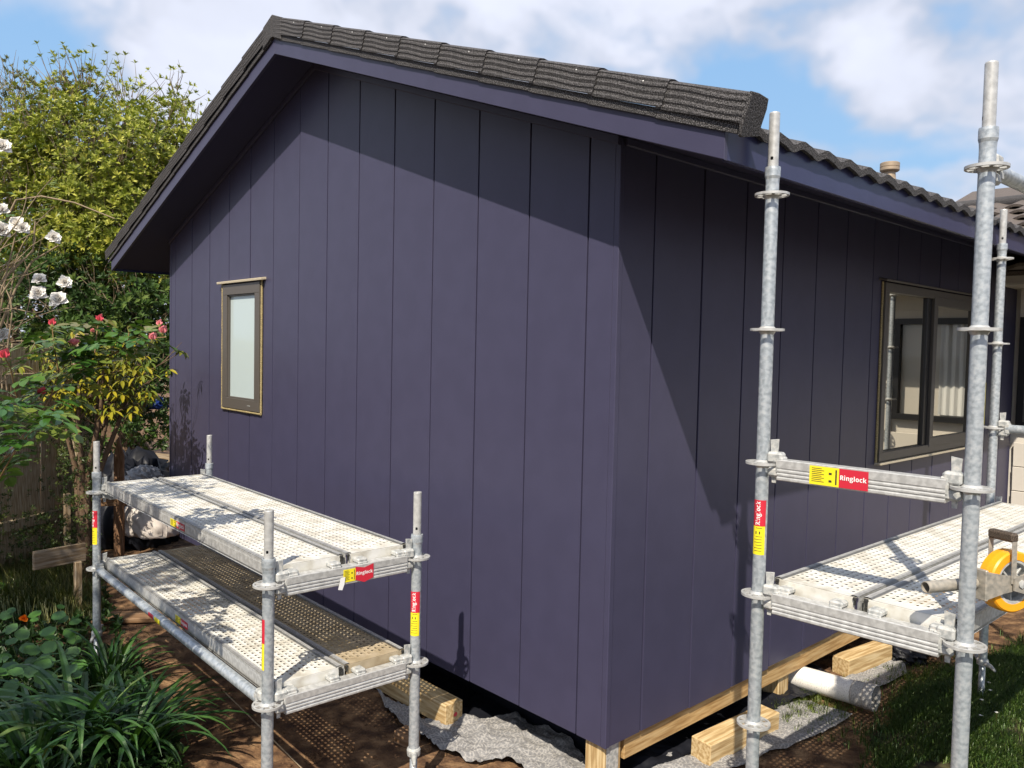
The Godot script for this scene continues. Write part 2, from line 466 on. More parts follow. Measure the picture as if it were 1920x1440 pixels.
func build_ground():
	structure("ground", sheet(steps(-90, 70, -6.6, 2.6, 0.045, 6.0), steps(-90, 60, -4.4, 3.2, 0.045, 6.0), gh), M.soil)
	# lawn
	var zs := steps(-14, 8, -4.5, 3.0, 0.06, 1.5)
	var mb := MB.new()
	for i in zs.size() - 1:
		for k in 24:
			var q := []
			for e in [[i, k], [i + 1, k], [i + 1, k + 1], [i, k + 1]]:
				var z: float = zs[e[0]]
				var x0 := lawn_edge(z)
				var x: float = x0 + pow(e[1] / 24.0, 1.6) * (10.0 - x0)
				q.append(Vector3(x, gh(x, z) + 0.006 + 0.02 * smoothstep(0, 0.15, x - x0), z))
			mb.quad(q[0], q[1], q[2], q[3], Vector3.UP)
	var lawn := structure("lawn", mb.done(), M.lawn_soil)
	var xfs := []; var cols := []
	for i in 46000:
		var z := rng.randf_range(-5.2, 1.2)
		var x := lawn_edge(z) + rng.randfn(0, 0.07) + pow(rng.randf(), 1.2) * 1.5
		if gn.get_noise_2d(x * 190, z * 190) < -0.3 and rng.randf() < 0.8: continue
		if Vector2(x - 0.98, (z + 1.36) * 0.8).length() < 0.12: continue
		var s := rng.randf_range(0.6, 1.35)
		xfs.append(Transform3D(Basis(Vector3.UP, rng.randf() * TAU).scaled(Vector3(s, s * rng.randf_range(0.7, 1.3), s)), Vector3(x, gh(x, z) + 0.004, z)))
		var g := rng.randf()
		cols.append(Color(0.05, 0.115, 0.018).lerp(Color(0.15, 0.22, 0.04), g * g))
	for i in 900:
		var p: Vector2 = [Vector2(0.15, -3.4), Vector2(0.12, -1.75), Vector2(0.42, -2.75)][i % 3] + Vector2(rng.randfn(0, 0.12), rng.randfn(0, 0.2))
		var s := rng.randf_range(0.6, 1.1)
		xfs.append(Transform3D(Basis(Vector3.UP, rng.randf() * TAU).scaled(Vector3(s, s, s)), Vector3(p.x, gh(p.x, p.y), p.y)))
		cols.append(Color(0.14, 0.19, 0.03))
	var grass := scatter("grass", tuft_mesh(6, 0.065, 0.0032), M.leaf, xfs, cols, self)
	tag(grass, "short green lawn grass growing beside the tall scaffold", "grass", "", "stuff")
	# daisies are small white heads in the lawn
	var dm := MB.new()
	for k in 9:
		var a := TAU * k / 9
		var d := Vector3(cos(a), 0.15, sin(a))
		var s := Vector3(-sin(a), 0, cos(a))
		dm.quad(Vector3.ZERO, d * 0.007 + s * 0.003, d * 0.013, d * 0.007 - s * 0.003, Vector3.UP)
	var daisy := dm.done()
	var wm := mat(lin(0.8, 0.8, 0.76), 0.7)
	for p in [[1840, 1319], [1838, 1346], [1856, 1301], [1868, 1341], [1853, 1280]]:
		var q := on_ground(p[0], p[1], -0.17)
		var hd := thing("daisy", "tiny white daisy head in the lawn behind the galvanised post", "flower", Vector3(q.x, gh(q.x, q.z), q.z), "daisies in the lawn")
		var stm := MB.new()
		stm.tube([Vector3.ZERO, Vector3(0.002, 0.062, 0)], [0.0012], 4)
		part("stem", stm.done(), M.rose_stem, hd)
		part("flower_head", daisy, wm, hd, Transform3D(Basis(), Vector3(0.002, 0.063, 0)))
	# crumbs of soil
	var cx := []
	for i in 2600:
		var x := rng.randf_range(-4.2, 0.5); var z := rng.randf_range(-0.2, 1.9)
		if i % 3 == 0:
			x = rng.randf_range(0.0, 0.6); z = rng.randf_range(-3.6, 0.2)
		var s := 0.004 + 0.012 * pow(rng.randf(), 4.0) + (0.014 if rng.randf() < 0.012 else 0.0)
		cx.append(Transform3D(Basis(Vector3(rng.randf(), rng.randf(), rng.randf()).normalized(), rng.randf() * TAU).scaled(Vector3(s, s * rng.randf_range(0.5, 0.9), s * rng.randf_range(0.7, 1.2))), Vector3(x, gh(x, z) + s * 0.2, z)))
	var cl := scatter("soil_crumbs", stone_mesh(3), M.clod, cx, [], self)
	tag(cl, "loose brown crumbs of soil and small stones on the bare ground", "soil", "", "stuff")

func tuft_mesh(nb: int, hgt: float, wid: float) -> ArrayMesh:
	var r := RandomNumberGenerator.new()
	r.seed = 9
	var mb := MB.new()
	for k in nb:
		var a := r.randf() * TAU
		var o := Vector3(cos(a), 0, sin(a)) * r.randf() * 0.012
		var d := Vector3(cos(a), 0, sin(a)) * r.randf_range(0.15, 0.8)
		var s := Vector3(-sin(a), 0, cos(a)) * wid * 0.5
		var hh := hgt * r.randf_range(0.6, 1.2)
		var m := o + Vector3(0, hh * 0.6, 0) + d * hh * 0.3
		var t := o + Vector3(0, hh * 0.95, 0) + d * hh * 0.9
		var nn := (Vector3.UP * 0.6 + d).normalized()
		mb.quad(o - s, o + s, m + s * 0.8, m - s * 0.8, nn)
		mb.tri(m - s * 0.8, m + s * 0.8, t, nn)
	return mb.done()

func stone_mesh(seed_: int) -> ArrayMesh:
	var r := FastNoiseLite.new()
	r.seed = seed_; r.frequency = 0.9
	var mb := MB.new()
	var ph := (1 + sqrt(5.0)) / 2
	var v := [Vector3(-1, ph, 0), Vector3(1, ph, 0), Vector3(-1, -ph, 0), Vector3(1, -ph, 0), Vector3(0, -1, ph), Vector3(0, 1, ph), Vector3(0, -1, -ph), Vector3(0, 1, -ph), Vector3(ph, 0, -1), Vector3(ph, 0, 1), Vector3(-ph, 0, -1), Vector3(-ph, 0, 1)]
	for i in 12:
		var q: Vector3 = v[i].normalized()
		v[i] = q * (1.0 + 0.7 * r.get_noise_3dv(q * 2))
	for f in [[0, 11, 5], [0, 5, 1], [0, 1, 7], [0, 7, 10], [0, 10, 11], [1, 5, 9], [5, 11, 4], [11, 10, 2], [10, 7, 6], [7, 1, 8], [3, 9, 4], [3, 4, 2], [3, 2, 6], [3, 6, 8], [3, 8, 9], [4, 9, 5], [2, 4, 11], [6, 2, 10], [8, 6, 7], [9, 8, 1]]:
		mb.tri(v[f[0]], v[f[1]], v[f[2]], ((v[f[0]] + v[f[1]] + v[f[2]]) as Vector3).normalized())
	return mb.done()

# ---------------------------------------------------------------- house
func cut_board(poly: PackedVector2Array, hole: PackedVector2Array) -> Array:
	return Geometry2D.clip_polygons(poly, hole)

func warp(c: float, xf: Transform3D) -> Transform3D:
	return xf * Transform3D(Basis(), Vector3(c, 1.4, 0)) * Transform3D(Basis(Vector3.UP, rng.randf_range(-0.004, 0.004)) * Basis(Vector3.RIGHT, rng.randf_range(-0.0007, 0.0007)), Vector3.ZERO) * Transform3D(Basis(), Vector3(-c, -1.4, 0))

func rect(a: float, b: float, c: float, d: float) -> PackedVector2Array:
	return PackedVector2Array([Vector2(a, c), Vector2(b, c), Vector2(b, d), Vector2(a, d)])

func build_house():
	var h := thing("house", "new dark navy house with vertical boards and a charcoal tiled gable roof", "house")
	var apex := -W / 2
	# gable wall: backing sheet and one mesh for each vertical board
	var bk := MB.new()
	bk.extrude(PackedVector2Array([Vector2(-W + 0.02, 0.01), Vector2(-4.25, 0.01), Vector2(-4.25, rake(-4.25)), Vector2(-W + 0.02, YE)]), 0.02, Transform3D(Basis(), Vector3(0, 0, -0.034)))
	bk.extrude(PackedVector2Array([Vector2(-4.25, 2.32), Vector2(-3.58, 2.32), Vector2(-3.58, rake(-3.58)), Vector2(-4.25, rake(-4.25))]), 0.02, Transform3D(Basis(), Vector3(0, 0, -0.034)))
	bk.extrude(rect(-4.25, -3.58, 0.01, 1.32), 0.02, Transform3D(Basis(), Vector3(0, 0, -0.034)))
	bk.extrude(PackedVector2Array([Vector2(-3.58, 0.01), Vector2(-0.02, 0.01), Vector2(-0.02, YE), Vector2(apex, rake(apex)), Vector2(-3.58, rake(-3.58))]), 0.02, Transform3D(Basis(), Vector3(0, 0, -0.034)))
	var gw := part("gable_wall", bk.done(), M.backing, h)
	var hole1 := rect(-4.29, -3.55, 1.29, 2.36)
	var edges := [-0.03]
	for k in 14: edges.append(-WG - PITCH * k)
	edges.append(-W + 0.03)
	for i in edges.size() - 1:
		var x1: float = edges[i] - (0.0 if i == 0 else 0.0052)
		var x0: float = edges[i + 1] + (0.0 if i == edges.size() - 2 else 0.0052)
		var dz := rng.randf_range(-0.0008, 0.0008)
		var po := PackedVector2Array([Vector2(x0, 0.0), Vector2(x1, 0.0), Vector2(x1, rake(x1) + 0.012)])
		if x0 < apex and x1 > apex: po.append(Vector2(apex, rake(apex) + 0.012))
		po.append(Vector2(x0, rake(x0) + 0.012))
		for q in cut_board(po, hole1):
			var mb := MB.new()
			mb.extrude(q, 0.032, warp((x0 + x1) / 2, Transform3D(Basis(), Vector3(0, 0, dz))), 0.0012)
			part("board", mb.done(), M.navy, gw)
	# side wall
	var sx := Transform3D(Basis(Vector3(0, 0, -1), Vector3(0, 1, 0), Vector3(1, 0, 0)), Vector3.ZERO)
	var bs := MB.new()
	var bt := Transform3D(sx.basis, Vector3(-0.034, 0, 0))
	bs.extrude(rect(0.02, 2.84, 0.01, YE), 0.02, bt)
	bs.extrude(rect(2.84, 4.62, 0.01, 1.14), 0.02, bt)
	bs.extrude(rect(2.84, 4.62, 2.34, YE), 0.02, bt)
	bs.extrude(rect(4.62, -ZEND, 0.01, YE), 0.02, bt)
	var sw := part("side_wall", bs.done(), M.backing, h)
	var hole2 := rect(2.80, 4.66, 1.10, 2.38)
	edges = [0.03]
	var k2 := 0
	while WS + PITCH * k2 < -ZEND - 0.1:
		edges.append(WS + PITCH * k2); k2 += 1
	edges.append(-ZEND)
	for i in edges.size() - 1:
		var u0: float = edges[i] + (0.0 if i == 0 else 0.0052)
		var u1: float = edges[i + 1] - (0.0 if i == edges.size() - 2 else 0.0052)
		var yb: float = [0.0, 0.002, -0.002, 0.001, 0.012, 0.016, 0.02, 0.014][mini(i, 7)]
		var dx := rng.randf_range(-0.0008, 0.0008)
		for q in cut_board(rect(u0, u1, yb, YE + 0.01), hole2):
			var mb := MB.new()
			mb.extrude(q, 0.032, Transform3D(sx.basis, Vector3(dx, 0, 0)) * warp((u0 + u1) / 2, Transform3D()), 0.0012)
			part("board", mb.done(), M.navy, sw)
	# corner stops
	for c in [[-0.016, -0.016], [-W + 0.016, -0.016]]:
		var mb := MB.new()
		mb.box(Vector3(c[0] + (0.0035 if c[0] > -1 else -0.0035), YE / 2 + 0.002, c[1] + 0.0035), Vector3(0.032, YE + 0.008, 0.032), 0.003)
		part("corner_trim", mb.done(), M.navy, h)
	# hidden left wall, back wall, floor and ceiling close the room
	var rm := MB.new()
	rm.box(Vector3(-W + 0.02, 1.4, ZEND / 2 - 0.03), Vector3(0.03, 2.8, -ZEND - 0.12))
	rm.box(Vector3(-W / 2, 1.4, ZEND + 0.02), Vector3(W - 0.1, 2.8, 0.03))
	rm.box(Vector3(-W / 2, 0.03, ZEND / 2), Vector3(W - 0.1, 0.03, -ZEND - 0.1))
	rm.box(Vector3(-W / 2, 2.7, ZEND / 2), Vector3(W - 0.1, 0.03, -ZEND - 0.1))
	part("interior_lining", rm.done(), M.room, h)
	# soffit, roof body
	var tz := Transform3D(Basis(), Vector3(0, 0, OZ - 0.02))
	for sgn in [1, -1]:
		var q := PackedVector2Array()
		var ys := [0.013, 0.025]
		var xe := EX - 0.02
		q.append(Vector2(apex, rake(apex) + ys[0])); q.append(Vector2(xe, rake(xe) + ys[0])); q.append(Vector2(xe, rake(xe) + ys[1])); q.append(Vector2(apex, rake(apex) + ys[1]))
		if sgn < 0:
			for i in q.size(): q[i].x = 2 * apex - q[i].x
		var mb := MB.new()
		mb.extrude(q, OZ - 0.02 - ZEND, tz)
		part("soffit", mb.done(), M.soffit, h)
		# scotia strip where the boards meet the soffit
		var ms := MB.new()
		var x1 := -0.002
		var qs := PackedVector2Array([Vector2(apex, rake(apex) + 0.011), Vector2(x1, rake(x1) + 0.011), Vector2(x1, rake(x1) - 0.03), Vector2(apex, rake(apex) - 0.03)])
		if sgn < 0:
			for i in qs.size(): qs[i].x = 2 * apex - qs[i].x
		ms.extrude(qs, 0.016, Transform3D(Basis(), Vector3(0, 0, 0.019)), 0.003)
		part("scotia", ms.done(), M.navy, h)
		# barge board
		var xb := EX + 0.002
		var qb := PackedVector2Array([Vector2(apex, rake(apex)), Vector2(xb, rake(xb)), Vector2(xb, rake(xb) + 0.135), Vector2(apex, rake(apex) + 0.135)])
		if sgn < 0:
			for i in qb.size(): qb[i].x = 2 * apex - qb[i].x
		var mg := MB.new()
		mg.extrude(qb, 0.02, Transform3D(Basis(), Vector3(0, 0, OZ)), 0.002)
		part("barge_board", mg.done(), M.navy, h)
		# fascia
		var mf := MB.new()
		var fx := EX - 0.01 if sgn > 0 else 2 * apex - EX + 0.01
		mf.box(Vector3(fx, rake(EX) + 0.066, (OZ - 0.022 + ZEND) / 2), Vector3(0.02, 0.132, OZ - 0.022 - ZEND), 0.002)
		part("fascia", mf.done(), M.navy_fascia, h)
	var ssc := MB.new()
	ssc.box(Vector3(0.010, YE - 0.012, ZEND / 2), Vector3(0.018, 0.035, -ZEND - 0.04), 0.003)
	part("scotia", ssc.done(), M.navy, h)
	var rb := MB.new()
	var t := 0.125
	rb.extrude(PackedVector2Array([Vector2(EX - 0.024, rake(EX) + 0.036), Vector2(EX - 0.024, rake(EX) + t), Vector2(apex, rake(apex) + t), Vector2(2 * apex - EX + 0.024, rake(EX) + t), Vector2(2 * apex - EX + 0.024, rake(EX) + 0.036), Vector2(apex, rake(apex) + 0.026)]), OZ - 0.025 - ZEND, Transform3D(Basis(), Vector3(0, 0, OZ - 0.022)))
	var roof := part("roof", rb.done(), M.tile, h)
	# verge tiles
	var vt := verge_mesh()
	var ang := atan(SL)
	var np := 10
	var run := (EX + 0.018 - apex) / np
	for sgn in [1, -1]:
		for i in np:
			var xa := apex + run * i
			var o := Vector3(xa, rake(xa), OZ)
			var b := Basis(Vector3(0, 0, 1), -ang)
			var xf := Transform3D(b, o)
			if sgn < 0:
				xf = Transform3D(Basis(Vector3(-1, 0, 0), Vector3(0, 1, 0), Vector3(0, 0, 1)), Vector3(2 * apex, 0, 0)) * xf
			part("tile", vt, M.tile, roof, xf)
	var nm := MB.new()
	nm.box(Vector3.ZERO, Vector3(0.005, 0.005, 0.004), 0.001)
	var nail_glint := nm.done()
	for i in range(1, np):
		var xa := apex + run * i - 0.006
		part("nail_glint", nail_glint, M.white, roof, Transform3D(Basis(Vector3(0, 0, 1), 0.6), Vector3(xa, rake(xa) + 0.222, OZ + 0.042)))  # nail heads coloured white to stand for their glint
	# end return of the lowest verge tile and the cap over the apex
	var er := MB.new()
	er.extrude(PackedVector2Array([Vector2(-0.030, 0.236), Vector2(0.012, 0.239), Vector2(0.076, 0.234), Vector2(0.086, 0.2), Vector2(0.086, 0.105), Vector2(-0.008, 0.085), Vector2(-0.02, 0.09), Vector2(-0.03, 0.126)]), 0.012, Transform3D(Basis(Vector3(0, 0, -1), Vector3(0, 1, 0), Vector3(1, 0, 0)), Vector3(0.405, 0, 0)), 0.002)
	var xl := apex + run * (np - 1)
	part("tile", er.done(), M.tile, roof, Transform3D(Basis(Vector3(0, 0, 1), -ang), Vector3(xl, rake(xl), OZ)))
	var ac := MB.new()
	for sgn in [1.0, -1.0]:
		ac.extrude(PackedVector2Array([Vector2(apex, rake(apex) + 0.252), Vector2(apex + sgn * 0.13, rake(apex + 0.13) + 0.246), Vector2(apex + sgn * 0.13, rake(apex + 0.13) + 0.1), Vector2(apex, rake(apex) + 0.105)]), 0.12, Transform3D(Basis(), Vector3(0, 0, OZ + 0.0235)), 0.004)
	part("ridge_end", ac.done(), M.tile, roof)
	# eave course: one pan after another along the fascia
	var em := eave_mesh()
	var z := OZ - 0.09
	while z > ZEND + 0.3:
		part("tile", em, M.tile, roof, Transform3D(Basis(Vector3(0, 0, 1), -ang), Vector3(EX - 0.347, rake(EX - 0.347) + 0.155, z)))
		z -= 0.2
	# vent pipe with cowl
	var vp := at(1668, 322, 7.4)
	var base := rake(vp.x) + 0.17
	var v := hub("roof_vent", h, Transform3D(Basis(), Vector3(vp.x, base, vp.z)))
	var vm := MB.new()
	var ht := vp.y - base
	vm.lathe([Vector2(0.12, -0.05), Vector2(0.11, 0.05), Vector2(0.055, ht - 0.06), Vector2(0.05, ht)], 20)
	part("vent_pipe", vm.done(), M.vent, v)
	var vc := MB.new()
	vc.lathe([Vector2(0.03, ht - 0.005), Vector2(0.075, ht), Vector2(0.085, ht + 0.01), Vector2(0.085, ht + 0.035), Vector2(0.081, ht + 0.038), Vector2(0.085, ht + 0.042), Vector2(0.085, ht + 0.075), Vector2(0.075, ht + 0.082), Vector2(0.0, ht + 0.085)], 24)
	part("vent_cowl", vc.done(), M.vent, v)
	# window in the gable wall
	var w1 := hub("window", h)
	var fr := MB.new()
	frame(fr, -4.265, -3.575, 1.305, 2.325, 0.085, 0.05, Transform3D(Basis(), Vector3(0, 0, 0.022)))
	part("frame", fr.done(), M.frame_grey, w1)
	var fr2 := MB.new()
	frame(fr2, -4.18, -3.66, 1.39, 2.24, 0.012, 0.03, Transform3D(Basis(), Vector3(0, 0, 0.010)))
	part("glazing_bead", fr2.done(), M.frame_grey, w1)
	var pn := MB.new()
	pn.box(Vector3(-3.92, 1.815, -0.012), Vector3(0.5, 0.84, 0.008))
	part("frosted_pane", pn.done(), M.frost, w1)
	var fo := MB.new()
	var rr := FastNoiseLite.new()
	rr.frequency = 4.0
	for e in [[Vector3(-4.284, 1.29, 0.012), Vector3(-4.284, 2.34, 0.012)], [Vector3(-3.563, 1.29, 0.006), Vector3(-3.563, 2.34, 0.006)], [Vector3(-4.285, 1.292, 0.012), Vector3(-3.555, 1.292, 0.012)]]:
		var pts := []; var rad := []
		for i in 25:
			var p: Vector3 = e[0].lerp(e[1], i / 24.0)
			pts.append(p); rad.append(0.0095 + 0.004 * rr.get_noise_3dv(p * 3))
		fo.tube(pts, rad, 6)
	part("foam_seal", fo.done(), M.foam, w1)
	var hf := MB.new()
	hf.box(Vector3(-3.92, 2.345, 0.02), Vector3(0.83, 0.02, 0.05), 0.003, Basis(Vector3(1, 0, 0), 0.15))
	part("head_flashing", hf.done(), M.flash, w1)
	var st := MB.new()
	st.box(Vector3(-3.75, 1.345, 0.022), Vector3(0.05, 0.004, 0.006))
	part("stay_handle", st.done(), M.cast, w1)
	# sliding window in the side wall
	var w2 := hub("window", h)
	var tx := Transform3D(sx.basis, Vector3(0.026, 0, 0))
	var f2 := MB.new()
	frame(f2, 2.815, 4.645, 1.115, 2.355, 0.062, 0.06, tx)
	part("frame", f2.done(), M.frame_grey, w2)
	var f4 := MB.new()
	frame(f4, 3.70, 4.60, 1.16, 2.31, 0.07, 0.03, Transform3D(sx.basis, Vector3(0.03, 0, 0)))
	part("sash", f4.done(), M.frame_grey, w2)
	var f3 := MB.new()
	f3.box(Vector3(-0.012, 1.735, -3.66), Vector3(0.04, 1.12, 0.085), 0.003)
	part("mullion", f3.done(), M.frame_black, w2)
	for u in [[2.875, 3.62, -0.01], [3.765, 4.54, 0.012]]:
		var pg := MB.new()
		pg.quad(Vector3(u[2], 1.17, -u[0]), Vector3(u[2], 1.17, -u[1]), Vector3(u[2], 2.30, -u[1]), Vector3(u[2], 2.30, -u[0]), Vector3(1, 0, 0))
		part("pane", pg.done(), M.glass_mirror, w2)
	var f5 := MB.new()
	for e in [[Vector3(0.006, 1.11, -2.806), Vector3(0.006, 2.36, -2.806)]]:
		var pts := []; var rad := []
		for i in 25:
			var p: Vector3 = e[0].lerp(e[1], i / 24.0)
			pts.append(p); rad.append(0.009 + 0.005 * rr.get_noise_3dv(p * 3))
		f5.tube(pts, rad, 6)
	part("foam_seal", f5.done(), M.foam, w2)
	var f6 := MB.new()
	f6.box(Vector3(0.022, 1.1, -3.73), Vector3(0.05, 0.016, 1.86), 0.003)
	part("sill_flashing", f6.done(), M.flash, w2)
	var f7 := MB.new()
	f7.box(Vector3(0.026, 2.372, -3.73), Vector3(0.06, 0.016, 1.95), 0.003, Basis(Vector3(0, 0, 1), -0.2))
	part("head_flashing", f7.done(), M.frame_grey, w2)
	# timber rail under the side wall, piles, black sheets below the gable
	var r1 := MB.new()
	r1.box(Vector3.ZERO, Vector3(5.6, 0.145, 0.045), 0.003)
	part("bottom_rail", r1.done(), M.pine, h, Transform3D(Basis(Vector3(0, 1, 0), PI / 2), Vector3(-0.046, -0.045, -2.97)))
	var r2 := MB.new()
	r2.box(Vector3.ZERO, Vector3(W - 0.1, 0.12, 0.045), 0.003)
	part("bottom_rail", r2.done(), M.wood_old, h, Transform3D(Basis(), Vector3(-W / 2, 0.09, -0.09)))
	for p in [[-0.083, -0.082], [-0.1, -1.72], [-0.1, -3.4], [-0.1, -5.0]]:
		var gm := MB.new()
		var y0 := gh(p[0], p[1]) - 0.2
		gm.box(Vector3(0, 0, 0), Vector3(absf(y0) - 0.005 - (0.0 if p[1] > -1 else 0.118), 0.12, 0.12), 0.004)
		var top := -0.004 if p[1] > -1 else -0.12
		part("pile", gm.done(), M.pine_pale, h, Transform3D(Basis(Vector3(0, 0, 1), PI / 2), Vector3(p[0], (y0 + top) / 2, p[1])))
	var np2 := MB.new()
	np2.box(Vector3(0.003, -0.1, -0.108), Vector3(0.003, 0.2, 0.085), 0.0)
	part("nail_plate", np2.done(), M.cast, h, Transform3D(Basis(), Vector3(-0.024, 0, 0.03)))
	# upright black plastic sheets below the gable boards and the side wall
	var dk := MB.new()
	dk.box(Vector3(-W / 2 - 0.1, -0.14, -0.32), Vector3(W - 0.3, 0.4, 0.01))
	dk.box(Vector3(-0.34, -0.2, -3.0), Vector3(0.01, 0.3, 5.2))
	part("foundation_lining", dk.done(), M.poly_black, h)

func frame(mb: MB, x0: float, x1: float, y0: float, y1: float, w: float, d: float, xf: Transform3D):
	for p in [[x0, x1, y0, y0 + w], [x0, x1, y1 - w, y1], [x0, x0 + w, y0 + w, y1 - w], [x1 - w, x1, y0 + w, y1 - w]]:
		mb.extrude(rect(p[0], p[1], p[2], p[3]), d, xf, 0.002)

func verge_mesh() -> ArrayMesh:
	# local x runs down the slope, y square to it; the face stands in front of the barge board
	var mb := MB.new()
	var len := 0.402
	var nx := 10
	var prof := []
	for j in 15:
		var v := j / 14.0
		prof.append(Vector2(0.122 + 0.098 * v, 0.022 + 0.0028 * sin(v * TAU * 4.0)))
	prof.append(Vector2(0.228, 0.012)); prof.append(Vector2(0.233, -0.01)); prof.append(Vector2(0.228, -0.07)); prof.append(Vector2(0.205, -0.085))
	var g := []
	for i in nx + 1:
		var u := float(i) / nx
		var row := []
		for j in prof.size():
			var p: Vector2 = prof[j]
			var sag := 0.004 * sin(u * TAU) if j > 0 and j < 14 else 0.0
			row.append(Vector3(u * len, p.x + sag + 0.006 * u, p.y + 0.006 * u))
		g.append(row)
	for i in nx:
		for j in prof.size() - 1:
			mb.quad(g[i][j], g[i + 1][j], g[i + 1][j + 1], g[i][j + 1])
	# lower end thickness
	for j in prof.size() - 1:
		mb.quad(g[nx][j], g[nx][j + 1], g[nx][j + 1] - Vector3(0.002, 0.004, 0.006), g[nx][j] - Vector3(0.002, 0.004, 0.006))
	mb.box(Vector3(len / 2 - 0.01, 0.108, 0.008), Vector3(len - 0.022, 0.036, 0.012), 0.002, Basis(Vector3(0, 0, 1), 0.012))
	return mb.done()

func eave_mesh() -> ArrayMesh:
	var mb := MB.new()
	var nu := 18
	var f := func(u: float) -> float: return 0.0105 * sin(u * TAU) + 0.003 * sin(2 * u * TAU + 0.5)
	for i in nu:
		var a := float(i) / nu; var b := float(i + 1) / nu
		var ya: float = f.call(a); var yb: float = f.call(b)
		var l := 0.4
		var p := [Vector3(0, ya, -a * 0.2), Vector3(0, yb, -b * 0.2), Vector3(l, yb, -b * 0.2), Vector3(l, ya, -a * 0.2)]
		mb.quad(p[0], p[1], p[2], p[3])
		var drop := Vector3(0.006, -0.03, 0)
		mb.quad(p[3], p[2], p[2] + drop, p[3] + drop)
		mb.quad(p[3] + drop, p[2] + drop, p[1] + Vector3(0, -0.03, 0), p[0] + Vector3(0, -0.03, 0))
	return mb.done()

